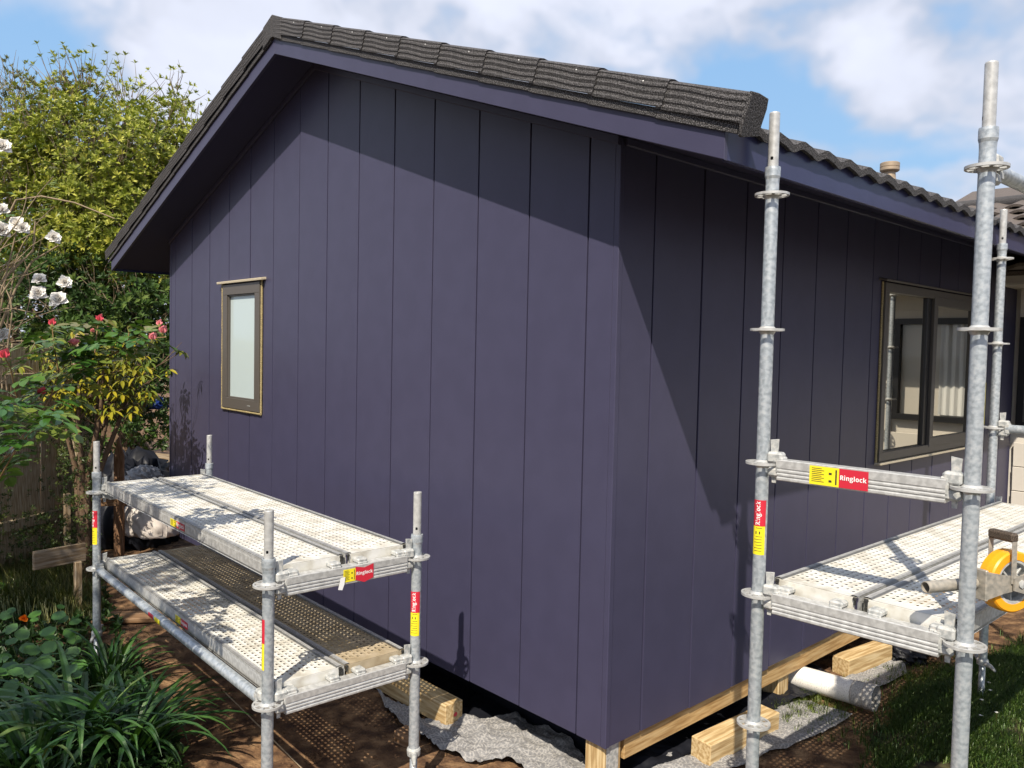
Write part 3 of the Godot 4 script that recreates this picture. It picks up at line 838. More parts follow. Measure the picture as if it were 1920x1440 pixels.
func build_wing():
	var h := thing("house_wing", "cream weatherboard wing with black window behind the navy side wall", "house")
	var zw := ZEND - 0.01
	var bd := MB.new()
	bd.box(Vector3.ZERO, Vector3(5.6, 0.222, 0.022), 0.002, Basis(Vector3(1, 0, 0), 0.04))
	var bl := bd.done()
	var sb := MB.new()
	sb.box(Vector3(2.4, 1.1, zw - 0.06), Vector3(6.4, 2.9, 0.05))
	part("wall", sb.done(), M.cream, h)
	var wl := hub("weatherboards", h)
	for k in 12:
		var y := -0.2 + 0.23 * k
		if y > 1.1 and y < 2.2:
			var b2 := MB.new()
			b2.box(Vector3(4.4 - 0.15, 0, 0), Vector3(2.55, 0.222, 0.022), 0.002, Basis(Vector3(1, 0, 0), 0.04))
			part("board", b2.done(), M.cream, wl, Transform3D(Basis(), Vector3(0, y, zw)))
			var b3 := MB.new()
			b3.box(Vector3(1.35, 0, 0), Vector3(0.5, 0.222, 0.022), 0.002, Basis(Vector3(1, 0, 0), 0.04))
			part("board", b3.done(), M.cream, wl, Transform3D(Basis(), Vector3(0, y, zw)))
		else:
			part("board", bl, M.cream, wl, Transform3D(Basis(), Vector3(2.83, y, zw)))
	var tr := MB.new()
	tr.box(Vector3(2.83, 2.42, zw + 0.004), Vector3(5.6, 0.2, 0.02), 0.002)
	part("frieze_board", tr.done(), M.cream, h)
	for wx in [[0.04, 1.08], [1.62, 2.95]]:
		var wn := hub("window", h)
		var fm := MB.new()
		frame(fm, wx[0], wx[1], 1.2, 2.24, 0.06, 0.06, Transform3D(Basis(), Vector3(0, 0, zw + 0.035)))
		part("frame", fm.done(), M.frame_black, wn)
		var pm := MB.new()
		pm.quad(Vector3(wx[0] + 0.06, 1.26, zw), Vector3(wx[1] - 0.06, 1.26, zw), Vector3(wx[1] - 0.06, 2.18, zw), Vector3(wx[0] + 0.06, 2.18, zw), Vector3(0, 0, 1))
		part("pane", pm.done(), M.glass, wn)
		var cm := MB.new()
		var pts := []
		var m := 40
		for i in m + 1:
			var x: float = lerpf(wx[0] + 0.06, wx[0] + (wx[1] - wx[0]) * 0.62, i / float(m))
			pts.append(Vector3(x, 0, zw - 0.02 + 0.008 * sin(i * 1.3)))
		for i in m:
			mb_curtain(cm, pts[i], pts[i + 1])
		part("curtain", cm.done(), M.curtain, wn)
	# eave: soffit, gutter, roof with tiles
	var so := MB.new()
	so.box(Vector3(2.75, 2.51, zw + 0.32), Vector3(5.8, 0.02, 0.6))
	part("soffit", so.done(), M.cream, h)
	var gu := MB.new()
	gu.extrude(PackedVector2Array([Vector2(0, 0), Vector2(0.1, 0), Vector2(0.12, 0.1), Vector2(0.105, 0.1), Vector2(0.09, 0.012), Vector2(0.0, 0.012)]), 4.9, Transform3D(Basis(Vector3(0, 0, 1), Vector3(0, 1, 0), Vector3(-1, 0, 0)), Vector3(0.76, 2.56, zw + 0.62)))
	part("gutter", gu.done(), M.cream, h)
	var wf := MB.new()
	wf.box(Vector3(2.75, 2.58, zw + 0.6), Vector3(5.8, 0.16, 0.02), 0.002)
	part("fascia", wf.done(), M.cream, h)
	var ang := atan(SL)
	var rb := MB.new()
	var z0 := zw + 0.66
	var lenr := 3.25
	rb.box(Vector3(0, -0.03, -lenr / 2), Vector3(7.6, 0.04, lenr))
	rb.box(Vector3(0, -0.5, -lenr - 0.7), Vector3(7.6, 1.0, 1.2))
	var rf := part("roof", rb.done(), M.wing_tile, h, Transform3D(Basis(Vector3(1, 0, 0), ang), Vector3(2.2, 2.62, z0)))
	var tm := MB.new()
	var nu := 8
	for i in nu:
		var a := float(i) / nu; var b := float(i + 1) / nu
		var fa := 0.02 * sin(a * TAU) + 0.02; var fb := 0.02 * sin(b * TAU) + 0.02
		var wv := 0.02 * sin(a * TAU * 1.0 + 1.0); var wb := 0.02 * sin(b * TAU + 1.0)
		var p0 := Vector3(a * 0.28, fa + 0.026, wv); var p1 := Vector3(b * 0.28, fb + 0.026, wb)
		var p2 := Vector3(b * 0.28, fb, -0.38 + wb); var p3 := Vector3(a * 0.28, fa, -0.38 + wv)
		tm.quad(p0, p1, p2, p3)
		tm.quad(p0, p1, p1 - Vector3(0, 0.03, 0.004), p0 - Vector3(0, 0.03, 0.004))
	var tmesh := tm.done()
	for r in 9:
		for c in 17:
			part("tile", tmesh, M.wing_tile, rf, Transform3D(Basis(), Vector3(-3.75 + c * 0.28 + (0.14 if r % 2 else 0.0), rng.randf_range(0.0, 0.004), -r * 0.36)))
	var rg := MB.new()
	rg.tube([Vector3(-3.8, 0.03, -lenr - 0.02), Vector3(1.6, 0.03, -lenr - 0.02)], [0.07], 12)
	part("ridge_cap", rg.done(), M.tile, rf)

func mb_curtain(cm: MB, a: Vector3, b: Vector3):
	cm.quad(a + Vector3.UP * 1.27, b + Vector3.UP * 1.27, b + Vector3.UP * 2.17, a + Vector3.UP * 2.17)

# ---------------------------------------------------------------- scaffolds
var disc_mesh: ArrayMesh
var plank_meshes := {}

func rosette_mesh() -> ArrayMesh:
	var mb := MB.new()
	var hh := 0.0045
	var sides := 48
	var ring := func(r0: float, r1: float, keep: Callable):
		for k in sides:
			if not keep.call(k): continue
			var a := TAU * k / sides; var b := TAU * (k + 1) / sides
			var c0 := Vector3(cos(a), 0, sin(a)); var c1 := Vector3(cos(b), 0, sin(b))
			for s in [-1.0, 1.0]:
				var y := Vector3(0, hh * s, 0)
				mb.quad(c0 * r0 + y, c1 * r0 + y, c1 * r1 + y, c0 * r1 + y, Vector3(0, s, 0))
			var up := Vector3(0, hh, 0)
			mb.squad(c0 * r1 - up, c1 * r1 - up, c1 * r1 + up, c0 * r1 + up, c0, c1, c1, c0)
			mb.squad(c0 * r0 - up, c1 * r0 - up, c1 * r0 + up, c0 * r0 + up, -c0, -c1, -c1, -c0)
			if not keep.call((k + sides - 1) % sides):
				mb.quad(c0 * r0 - up, c0 * r1 - up, c0 * r1 + up, c0 * r0 + up)
			if not keep.call((k + 1) % sides):
				mb.quad(c1 * r0 - up, c1 * r1 - up, c1 * r1 + up, c1 * r0 + up)
	ring.call(0.0235, 0.0345, func(_k): return true)
	ring.call(0.0545, 0.0625, func(_k): return true)
	ring.call(0.0345, 0.0545, func(k): return k % 6 < 2)
	# small fillets below the disc
	mb.lathe([Vector2(0.0242, -0.018), Vector2(0.031, -0.0052), Vector2(0.031, 0.0052), Vector2(0.0242, 0.012)], 24)
	return mb.done()

func text_on(txt: String, size: float, bend: Callable) -> ArrayMesh:
	var tm := TextMesh.new()
	var f := SystemFont.new()
	f.font_names = PackedStringArray(["Droid Sans"])
	f.font_weight = 700
	tm.font = f
	tm.text = txt
	tm.font_size = 64
	tm.pixel_size = size / 64.0
	tm.depth = 0.0
	tm.curve_step = 2.0
	var ar := tm.get_mesh_arrays()
	var vs: PackedVector3Array = ar[Mesh.ARRAY_VERTEX]
	var ix: PackedInt32Array = ar[Mesh.ARRAY_INDEX]
	var lo := 9.0; var hi := -9.0; var ylo := 9.0; var yhi := -9.0
	for v in vs:
		lo = minf(lo, v.x); hi = maxf(hi, v.x); ylo = minf(ylo, v.y); yhi = maxf(yhi, v.y)
	for i in vs.size():
		vs[i] = Vector3((vs[i].x - (lo + hi) / 2) * 0.098 / (hi - lo), (vs[i].y - (ylo + yhi) / 2) * 0.098 / (hi - lo), 0)
	var mb := MB.new()
	var n := ix.size() if ix.size() > 0 else vs.size()
	for i in range(0, n, 3):
		var p := []
		for j in 3:
			var v: Vector3 = vs[ix[i + j]] if ix.size() > 0 else vs[i + j]
			p.append(bend.call(v))
		if ((p[1] - p[0]) as Vector3).cross(p[2] - p[0]).length() > 1e-12:
			mb.tri(p[0], p[1], p[2])
	return mb.done()

func curved_patch(r: float, a0: float, a1: float, y0: float, y1: float) -> ArrayMesh:
	var mb := MB.new()
	for k in 10:
		var a := lerpf(a0, a1, k / 10.0); var b := lerpf(a0, a1, (k + 1) / 10.0)
		var c0 := Vector3(cos(a), 0, sin(a)); var c1 := Vector3(cos(b), 0, sin(b))
		mb.squad(c0 * r + Vector3.UP * y0, c1 * r + Vector3.UP * y0, c1 * r + Vector3.UP * y1, c0 * r + Vector3.UP * y1, c0, c1, c1, c0)
	return mb.done()

# a red and a yellow sticker wrapped on a tube that stands at the origin
func tube_stickers(p: Node3D, face: float, yr0: float, yr1: float, yy0: float, half := 1.15):
	part("red_sticker", curved_patch(0.0248, face - half, face + half, yr0, yr1), M.red, p)
	var mid := (yr0 + yr1) / 2
	var fit := (yr1 - yr0) * 0.9
	var tx := text_on("Ringlock", 0.024, func(v: Vector3) -> Vector3:
		var a := face + (v.y / 0.0252)
		return Vector3(cos(a), 0, sin(a)) * 0.0253 + Vector3.UP * (mid + v.x * fit / 0.098))
	part("lettering", tx, M.white, p)
	part("yellow_sticker", curved_patch(0.0248, face - half * 0.95, face + half * 0.85, yy0, yr0), M.yellow, p)
	for k in 9:
		if k == 1 or k == 2: continue
		var y := yr0 - 0.008 - k * (yr0 - yy0) * 0.1
		part("small_print", curved_patch(0.02505, face - half * 0.55, face + half * (0.5 if k % 3 else 0.3), y, y + 0.0022), M.ink, p)
	for a in [-0.25, 0.3]:
		part("small_print", curved_patch(0.02505, face + a - 0.09, face + a + 0.09, yr0 - 0.03, yr0 - 0.019), M.ink, p)

func standard(par: Node3D, pos: Vector3, rings: Array, ybot: float, ytop: float, hole := 1.0) -> Node3D:
	var mb := MB.new()
	var yc := ytop - 0.2
	mb.lathe([Vector2(0.0, ybot), Vector2(0.0242, ybot), Vector2(0.0242, yc - 0.062), Vector2(0.0252, yc - 0.045), Vector2(0.0282, yc - 0.034), Vector2(0.0284, yc - 0.008), Vector2(0.0276, yc), Vector2(0.021, yc + 0.001)], 28)
	var s := part("standard", mb.done(), M.galv, par, Transform3D(Basis(), Vector3(pos.x, 0, pos.z)))
	var sp := MB.new()
	var lv := [yc - 0.01, yc + 0.024, yc + 0.036, ytop - 0.004]
	for i in 3:
		for k in 24:
			var a := TAU * k / 24; var b := TAU * (k + 1) / 24
			if i == 1 and absf(wrapf((a + b) / 2 - hole, -PI, PI)) < 0.27: continue
			var c0 := Vector3(cos(a), 0, sin(a)); var c1 := Vector3(cos(b), 0, sin(b))
			sp.squad(c0 * 0.0192 + Vector3.UP * lv[i], c1 * 0.0192 + Vector3.UP * lv[i], c1 * 0.0192 + Vector3.UP * lv[i + 1], c0 * 0.0192 + Vector3.UP * lv[i + 1], c0, c1, c1, c0)
	sp.lathe([Vector2(0.0192, ytop - 0.004), Vector2(0.0178, ytop), Vector2(0.0155, ytop), Vector2(0.0155, ytop - 0.1), Vector2(0.0, ytop - 0.1)], 24)
	part("spigot", sp.done(), M.galv_new, s)
	for y in rings:
		part("rosette", disc_mesh, M.galv_new, s, Transform3D(Basis(Vector3.UP, rng.randf_range(-0.05, 0.05)), Vector3(0, y, 0)))
	# screw jack
	var g := gh(pos.x, pos.z)
	var jk := MB.new()
	var pr := []
	var y := g + 0.004
	while y < ybot + 0.02:
		pr.append(Vector2(0.0162, y)); pr.append(Vector2(0.0185, y + 0.0035)); y += 0.007
	jk.lathe(pr, 16)
	part("screw_jack", jk.done(), M.galv, s)
	var nt := MB.new()
	nt.lathe([Vector2(0.02, ybot - 0.03), Vector2(0.031, ybot - 0.028), Vector2(0.033, ybot - 0.002), Vector2(0.029, ybot + 0.006), Vector2(0.0245, ybot + 0.008)], 20)
	for q in [0.6, 0.6 + PI]:
		nt.tube([Vector3(cos(q), 0, sin(q)) * 0.022 + Vector3(0, ybot - 0.014, 0), Vector3(cos(q), 0, sin(q)) * 0.07 + Vector3(0, ybot - 0.02 * cos(q), 0), Vector3(cos(q), 0, sin(q)) * 0.105 + Vector3(0, ybot - 0.012 - 0.022 * cos(q), 0)], [0.018, 0.012, 0.007], 8)
	part("jack_nut", nt.done(), M.cast, s)
	var bp := MB.new()
	bp.box(Vector3(0, g + 0.004, 0), Vector3(0.15, 0.008, 0.15), 0.001)
	part("base_plate", bp.done(), M.galv, s)
	return s

func wedge_head(par: Node3D, p: Vector3, dir: Vector3):
	# p is the post axis at rosette height, dir points away from the post along the member
	var b := Basis(dir, Vector3.UP, dir.cross(Vector3.UP)).orthonormalized()
	var mb := MB.new()
	mb.box(p + dir * 0.054 + Vector3.UP * 0.026, Vector3(0.058, 0.042, 0.044), 0.008, b)
	mb.box(p + dir * 0.054 + Vector3.UP * -0.028, Vector3(0.054, 0.036, 0.040), 0.008, b)
	mb.box(p + dir * 0.075 + Vector3.UP * 0.0, Vector3(0.026, 0.06, 0.046), 0.004, b)
	part("wedge_head", mb.done(), M.cast, par)
	var w := MB.new()
	w.extrude(PackedVector2Array([Vector2(-0.0165, 0.09), Vector2(0.0165, 0.095), Vector2(0.009, -0.07), Vector2(-0.006, -0.07)]), 0.007, Transform3D(b, p + dir * 0.046 + b.z * 0.0035), 0.001)
	part("wedge_pin", w.done(), M.cast, par)

func transom(par: Node3D, a: Vector3, c: Vector3) -> MeshInstance3D:
	var d := (c - a).normalized()
	var prof := PackedVector2Array()
	var half := [[0.022, 0.022], [0.025, 0.019], [0.025, -0.008], [0.021, -0.012], [0.0255, -0.017], [0.0255, -0.022], [0.021, -0.026], [0.0255, -0.031], [0.0255, -0.036], [0.021, -0.04], [0.0255, -0.045], [0.0255, -0.052], [0.023, -0.055]]
	for k in half: prof.append(Vector2(k[0], k[1]))
	for i in half.size():
		var k: Array = half[half.size() - 1 - i]
		prof.append(Vector2(-k[0], k[1]))
	var mb := MB.new()
	var b := Basis(Vector3.UP.cross(d), Vector3.UP, d)
	mb.extrude(prof, a.distance_to(c) - 0.14, Transform3D(b, c - d * 0.07))
	var t := part("transom", mb.done(), M.galv_new, par)
	wedge_head(t, a, d)
	wedge_head(t, c, -d)
	return t

func ledger(par: Node3D, a: Vector3, c: Vector3) -> MeshInstance3D:
	var d := (c - a).normalized()
	var mb := MB.new()
	mb.tube([a + d * 0.07, c - d * 0.07], [0.0242], 20)
	var t := part("ledger", mb.done(), M.galv, par)
	wedge_head(t, a, d)
	wedge_head(t, c, -d)
	return t

# flat stickers on the side of a member: origin, along (unit), out (unit)
func flat_stickers(par: Node3D, o: Vector3, al: Vector3, out: Vector3, s: Array, ht: float, torn := false):
	var up := out.cross(al)
	if up.y < 0: up = -up
	var xf := Transform3D(Basis(al, up, out), o)
	var ym := MB.new()
	ym.extrude(rect(s[0], s[1], -ht / 2, ht / 2), 0.0006, Transform3D(xf.basis, o + out * 0.0012))
	part("yellow_sticker", ym.done(), M.yellow, par)
	var w: float = s[1] - s[0]
	var ik := MB.new()
	for k in 8:
		var y := ht * (0.36 - 0.1 * k)
		ik.extrude(rect(s[0] + w * 0.08, s[0] + w * (0.5 if k % 2 else 0.42), y, y + ht * 0.035), 0.0004, Transform3D(xf.basis, o + out * 0.0016))
	ik.extrude(rect(s[0] + w * 0.66, s[0] + w * 0.76, ht * 0.1, ht * 0.22), 0.0004, Transform3D(xf.basis, o + out * 0.0016))
	ik.extrude(rect(s[0] + w * 0.66, s[0] + w * 0.76, -ht * 0.3, -ht * 0.18), 0.0004, Transform3D(xf.basis, o + out * 0.0016))
	ik.extrude(rect(s[0] + w * 0.88, s[0] + w * 0.93, -ht * 0.4, ht * 0.4), 0.0004, Transform3D(xf.basis, o + out * 0.0016))
	part("small_print", ik.done(), M.ink, par)
	var rm := MB.new()
	var x0: float = s[2]; var x1: float = s[3]
	var po := rect(x0, x1, -ht / 2, ht / 2)
	if torn:
		po = PackedVector2Array([Vector2(x0, -ht * 0.45), Vector2((x0 + x1) / 2, -ht * 0.75), Vector2(x1, -ht * 0.5), Vector2(x1, ht * 0.62), Vector2((x0 + x1) / 2, ht * 0.42), Vector2(x0, ht * 0.6)])
	rm.extrude(po, 0.0006, Transform3D(xf.basis, o + out * (0.0018 if torn else 0.0012)))
	part("red_sticker", rm.done(), M.red, par)
	var sc := (x1 - x0) * 0.9 / 0.098
	part("lettering", text_on("Ringlock", 0.024, func(v: Vector3) -> Vector3: return o + al * ((x0 + x1) / 2 + v.x * sc) + up * (v.y * minf(sc, 1.15)) + out * 0.0024), M.white, par)

func plank_sheet(len: float, w: float) -> Array:
	# local: x along, z across, top at y = 0
	var mb := MB.new()
	var m := 0.03
	var nz := 9
	var dz := (w - 2 * m) / nz
	var nx := int((len - 0.08) / 0.034)
	var dx := (len - 0.08) / nx
	for i in nx:
		for j in nz:
			var c := Vector3(0.04 + (i + 0.5) * dx, 0, m + (j + 0.5) * dz)
			var st := 0.5 * dx if j % 2 else 0.0
			# cell outline (a strip cell, shifted in odd rows so the holes are staggered)
			var o := [c + Vector3(-dx / 2 + st, 0, -dz / 2), c + Vector3(st, 0, -dz / 2), c + Vector3(dx / 2 + st, 0, -dz / 2), c + Vector3(dx / 2 + st, 0, 0), c + Vector3(dx / 2 + st, 0, dz / 2), c + Vector3(st, 0, dz / 2), c + Vector3(-dx / 2 + st, 0, dz / 2), c + Vector3(-dx / 2 + st, 0, 0)]
			if st > 0 and i == nx - 1: 
				for q in o.size(): o[q].x = minf(o[q].x, len - 0.04)
				mb.quad(o[0], o[2], o[4], o[6], Vector3.UP)
				continue
			var r := []; var r2 := []
			for k in 8:
				var a := TAU * (k - 3) / 8.0
				a = atan2((o[k] - c).z, (o[k] - c).x - st)
				r.append(c + Vector3(st + cos(a) * 0.0115, 0.0026, sin(a) * 0.0072))
				r2.append(c + Vector3(st + cos(a) * 0.0088, 0.0012, sin(a) * 0.0046))
			for k in 8:
				var k1 := (k + 1) % 8
				mb.quad(o[k], o[k1], r[k1], r[k])
				mb.quad(r[k], r[k1], r2[k1], r2[k], Vector3.UP)
			if st > 0 and i == 0:
				mb.quad(Vector3(0.04, 0, c.z - dz / 2), o[0], o[6], Vector3(0.04, 0, c.z + dz / 2), Vector3.UP)
	# solid margins and ends
	for q in [[0.0, 0.04, 0.0, w], [len - 0.04, len, 0.0, w], [0.04, len - 0.04, 0.0, m], [0.04, len - 0.04, w - m, w]]:
		mb.quad(Vector3(q[0], 0, q[2]), Vector3(q[1], 0, q[2]), Vector3(q[1], 0, q[3]), Vector3(q[0], 0, q[3]), Vector3.UP)
	var deck := mb.done()
	var sd := MB.new()
	for s in [[0.0, 1.0], [w, -1.0]]:
		var z: float = s[0]; var g: float = s[1]
		# skirt with a rolled edge, a step and a bottom lip
		var prof := [Vector2(0.030, 0.0), Vector2(0.024, 0.006), Vector2(0.012, 0.007), Vector2(0.003, 0.004), Vector2(0.0, -0.002), Vector2(0.0, -0.012), Vector2(0.003, -0.016), Vector2(0.003, -0.056), Vector2(0.0, -0.062), Vector2(0.004, -0.068), Vector2(0.03, -0.068)]
		for i in prof.size() - 1:
			var p: Vector2 = prof[i]; var q2: Vector2 = prof[i + 1]
			var t := q2 - p
			sd.quad(Vector3(0, p.y, z + g * p.x), Vector3(len, p.y, z + g * p.x), Vector3(len, q2.y, z + g * q2.x), Vector3(0, q2.y, z + g * q2.x), Vector3(0, t.x, -g * -t.y * -1.0).normalized() if false else Vector3(0, t.x, g * t.y).normalized())
	var skirt := sd.done()
	var ed := MB.new()
	for e in [[0.0, 1.0], [len, -1.0]]:
		ed.box(Vector3(e[0] + 0.004 * e[1], -0.026, w / 2), Vector3(0.008, 0.05, w - 0.03), 0.002)
	var ends := ed.done()
	var cl := MB.new()
	cl.box(Vector3(-0.02, -0.028, 0), Vector3(0.056, 0.022, 0.05), 0.006)
	cl.box(Vector3(-0.046, -0.046, 0), Vector3(0.010, 0.03, 0.046), 0.004)
	var claw := cl.done()
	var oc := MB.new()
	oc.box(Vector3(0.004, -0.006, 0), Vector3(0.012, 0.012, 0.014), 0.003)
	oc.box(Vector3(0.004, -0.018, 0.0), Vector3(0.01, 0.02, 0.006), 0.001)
	return [deck, skirt, ends, claw, oc.done()]

func plank(label: String, a: Vector3, dir: Vector3, len: float, group: String, dm: Material = null) -> Node3D:
	if dm == null: dm = M.plank
	# a is one top corner; z across is dir turned
	var w := 0.32
	if not plank_meshes.has(len): plank_meshes[len] = plank_sheet(len, w)
	var ms: Array = plank_meshes[len]
	var z := dir.cross(Vector3.UP).normalized()
	var o := thing("steel_plank", label, "plank", a, group)
	o.basis = Basis(dir, Vector3.UP, z)
	part("perforated_deck", ms[0], dm, o)
	part("skirt", ms[1], M.galv_new, o)
	part("end_plate", ms[2], dm, o)
	for e in [[0.0, 0.0], [len, PI]]:
		for k in [0.06, 0.26]:
			part("claw", ms[3], M.cast, o, Transform3D(Basis(Vector3.UP, e[1]), Vector3(e[0], 0, k)))
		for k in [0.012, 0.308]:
			part("edge_shade_block", ms[4], M.opening_shade, o, Transform3D(Basis(Vector3.UP, e[1]), Vector3(e[0] - (0.006 if e[0] == 0.0 else -0.006), 0, k)))  # solid dark blocks stand in for the shaded hollow of each rolled edge
	return o

func build_scaffolds():
	disc_mesh = rosette_mesh()
	# low scaffold along the gable wall
	var s := thing("scaffold", "low galvanised ringlock scaffold with two decks in front of the gable wall", "scaffold")
	var q1 := Vector3(-3.259, 0, 1.274); var q2 := Vector3(-0.688, 0, 1.334); var q3 := Vector3(-0.671, 0, 0.602); var q4 := Vector3(-3.242, 0, 0.542)
	var yr := [0.859, 0.359]
	var dl := (q2 - q1).normalized(); var dw := (q2 - q3).normalized()
	var e1 := standard(s, q1, yr, -0.06, 1.19, 0.5)
	var e2 := standard(s, q2, yr, -0.06, 1.168, 0.75)
	var e3 := standard(s, q3, yr, -0.06, 1.167, 0.75)
	standard(s, q4, yr, -0.06, 1.19, 0.75)
	var to_cam := atan2(CAM.z - q3.z, CAM.x - q3.x)
	tube_stickers(e3, to_cam + 0.35, 0.6, 0.7, 0.49)
	tube_stickers(e2, atan2(CAM.z - q2.z, CAM.x - q2.x) + 1.75, 0.62, 0.72, 0.51)
	tube_stickers(e1, atan2(CAM.z - q1.z, CAM.x - q1.x) + 1.0, 0.63, 0.74, 0.52)
	for y in yr:
		var up := Vector3.UP * float(y)
		var t := transom(s, q2 + up, q3 + up)
		transom(s, q1 + up, q4 + up)
		if y == yr[0]:
			flat_stickers(t, q2 + up - Vector3.UP * 0.017 + dl * 0.0262, -dw, dl, [0.33, 0.389, 0.389, 0.48], 0.056, true)
			var fl := MB.new()
			fl.extrude(PackedVector2Array([Vector2(0.0, 0), Vector2(0.022, 0), Vector2(0.018, -0.03), Vector2(0.008, -0.055), Vector2(-0.012, -0.05), Vector2(-0.004, -0.02)]), 0.0008, Transform3D(Basis(-dw, Vector3.UP, dl), q2 + up - dw * 0.315 + dl * 0.031 - Vector3.UP * 0.02))
			part("peeled_sticker", fl.done(), M.white, t)
	var lg := ledger(s, q1 + Vector3.UP * 0.359, q2 + Vector3.UP * 0.359)
	var lx := lg
	for k in [[1.12, 1.2, M.red], [1.22, 1.31, M.yellow]]:
		var lm := MB.new()
		for i in 8:
			var a := lerpf(-0.9, 0.5, i / 8.0); var b := lerpf(-0.9, 0.5, (i + 1) / 8.0)
			var pa := dw * cos(a) + Vector3.UP * sin(a); var pb := dw * cos(b) + Vector3.UP * sin(b)
			var o: Vector3 = q1 + Vector3.UP * 0.359
			lm.squad(o + dl * k[0] + pa * 0.0247, o + dl * k[0] + pb * 0.0247, o + dl * k[1] + pb * 0.0247, o + dl * k[1] + pa * 0.0247, pa, pb, pb, pa)
		part("worn_sticker", lm.done(), k[2], lx)
	var L := 2.572
	var gp := "perforated planks of the low scaffold"
	var n0 := 0
	for y in yr:
		for k in 2:
			# k 0: the plank nearer the gable wall
			var c: Vector3 = q4 + dl * 0.03 + dw * (0.366 - 0.325 + k * 0.33) + Vector3.UP * (float(y) + 0.062)
			var names := ["upper deck plank of the low scaffold on its wall side", "upper deck plank of the low scaffold on its garden side, red sticker on its edge", "brown muddy lower deck plank of the low scaffold on its wall side", "lower deck plank of the low scaffold on its garden side above the round ledger"]
			var p := plank(names[n0], c, dl, L - 0.06, gp, M.plank_muddy if n0 == 2 else M.plank)
			n0 += 1
			if k == 1:
				flat_stickers(p, Vector3(0, -0.035, 0.3175), Vector3(1, 0, 0), Vector3(0, 0, 1), [1.24, 1.33, 1.33, 1.45] if y == yr[0] else [1.32, 1.4, 1.4, 1.5], 0.036)
	# tall scaffold along the side wall
	var t2 := thing("scaffold", "tall galvanised ringlock scaffold beside the wall with the sliding window", "scaffold")
	var p1 := Vector3(0.795, 0, 0.077); var p2 := Vector3(1.504, 0, 0.046); var p3 := Vector3(0.805, 0, -2.535); var p4 := Vector3(1.537, 0, -2.526)
	var yp := [2.436, 1.936, 1.436, 0.936, 0.436]
	var f1 := standard(t2, p1, yp, 0.03, 2.737, 1.35)
	var f2 := standard(t2, p2, yp, 0.03, 2.756, 2.5)
	standard(t2, p3, yp, 0.03, 2.724, 1.35)
	standard(t2, p4, yp, 0.03, 2.74, 1.0)
	tube_stickers(f1, atan2(CAM.z - p1.z, CAM.x - p1.x) + 0.35, 1.198, 1.297, 1.09)
	var ys := MB.new()
	part("yellow_sticker", curved_patch(0.0249, atan2(CAM.z - p2.z, CAM.x - p2.x) - 2.2, atan2(CAM.z - p2.z, CAM.x - p2.x) - 1.35, 1.64, 1.77), M.yellow, f2)
	var wp := (p2 - p1).normalized(); var lp := (p3 - p1).normalized()
	var tt := transom(t2, p1 + Vector3.UP * 1.436, p2 + Vector3.UP * 1.436)
	flat_stickers(tt, p1 + Vector3.UP * (1.436 - 0.017) - lp * 0.0262, wp, -lp, [0.196, 0.302, 0.302, 0.402], 0.066)
	transom(t2, p1 + Vector3.UP * 0.936, p2 + Vector3.UP * 0.936)
	transom(t2, p3 + Vector3.UP * 0.936, p4 + Vector3.UP * 0.936)
	ledger(t2, p3 + Vector3.UP * 1.436, p4 + Vector3.UP * 1.436)
	ledger(t2, p2 + Vector3.UP * 2.436, p4 + Vector3.UP * 2.436)
	var p5 := p3 + Vector3(0.03, 0, -2.572); var p6 := p4 + Vector3(0.03, 0, -2.572)
	standard(t2, p5, yp, 0.03, 2.724, 1.35)
	standard(t2, p6, yp, 0.03, 2.74, 1.0)
	transom(t2, p5 + Vector3.UP * 1.436, p6 + Vector3.UP * 1.436)
	gp = "perforated planks of the tall scaffold"
	for k in 2:
		var c := p3 - lp * 0.03 + wp * (0.366 - 0.325 + 0.32 + k * 0.33) + Vector3.UP * (0.936 + 0.062)
		var lpk := p1.distance_to(p3) - 0.06
		plank(["deck plank of the tall scaffold nearest the navy side wall", "deck plank of the tall scaffold under the orange castor"][k], c, -lp, lpk, gp)
	build_castor()

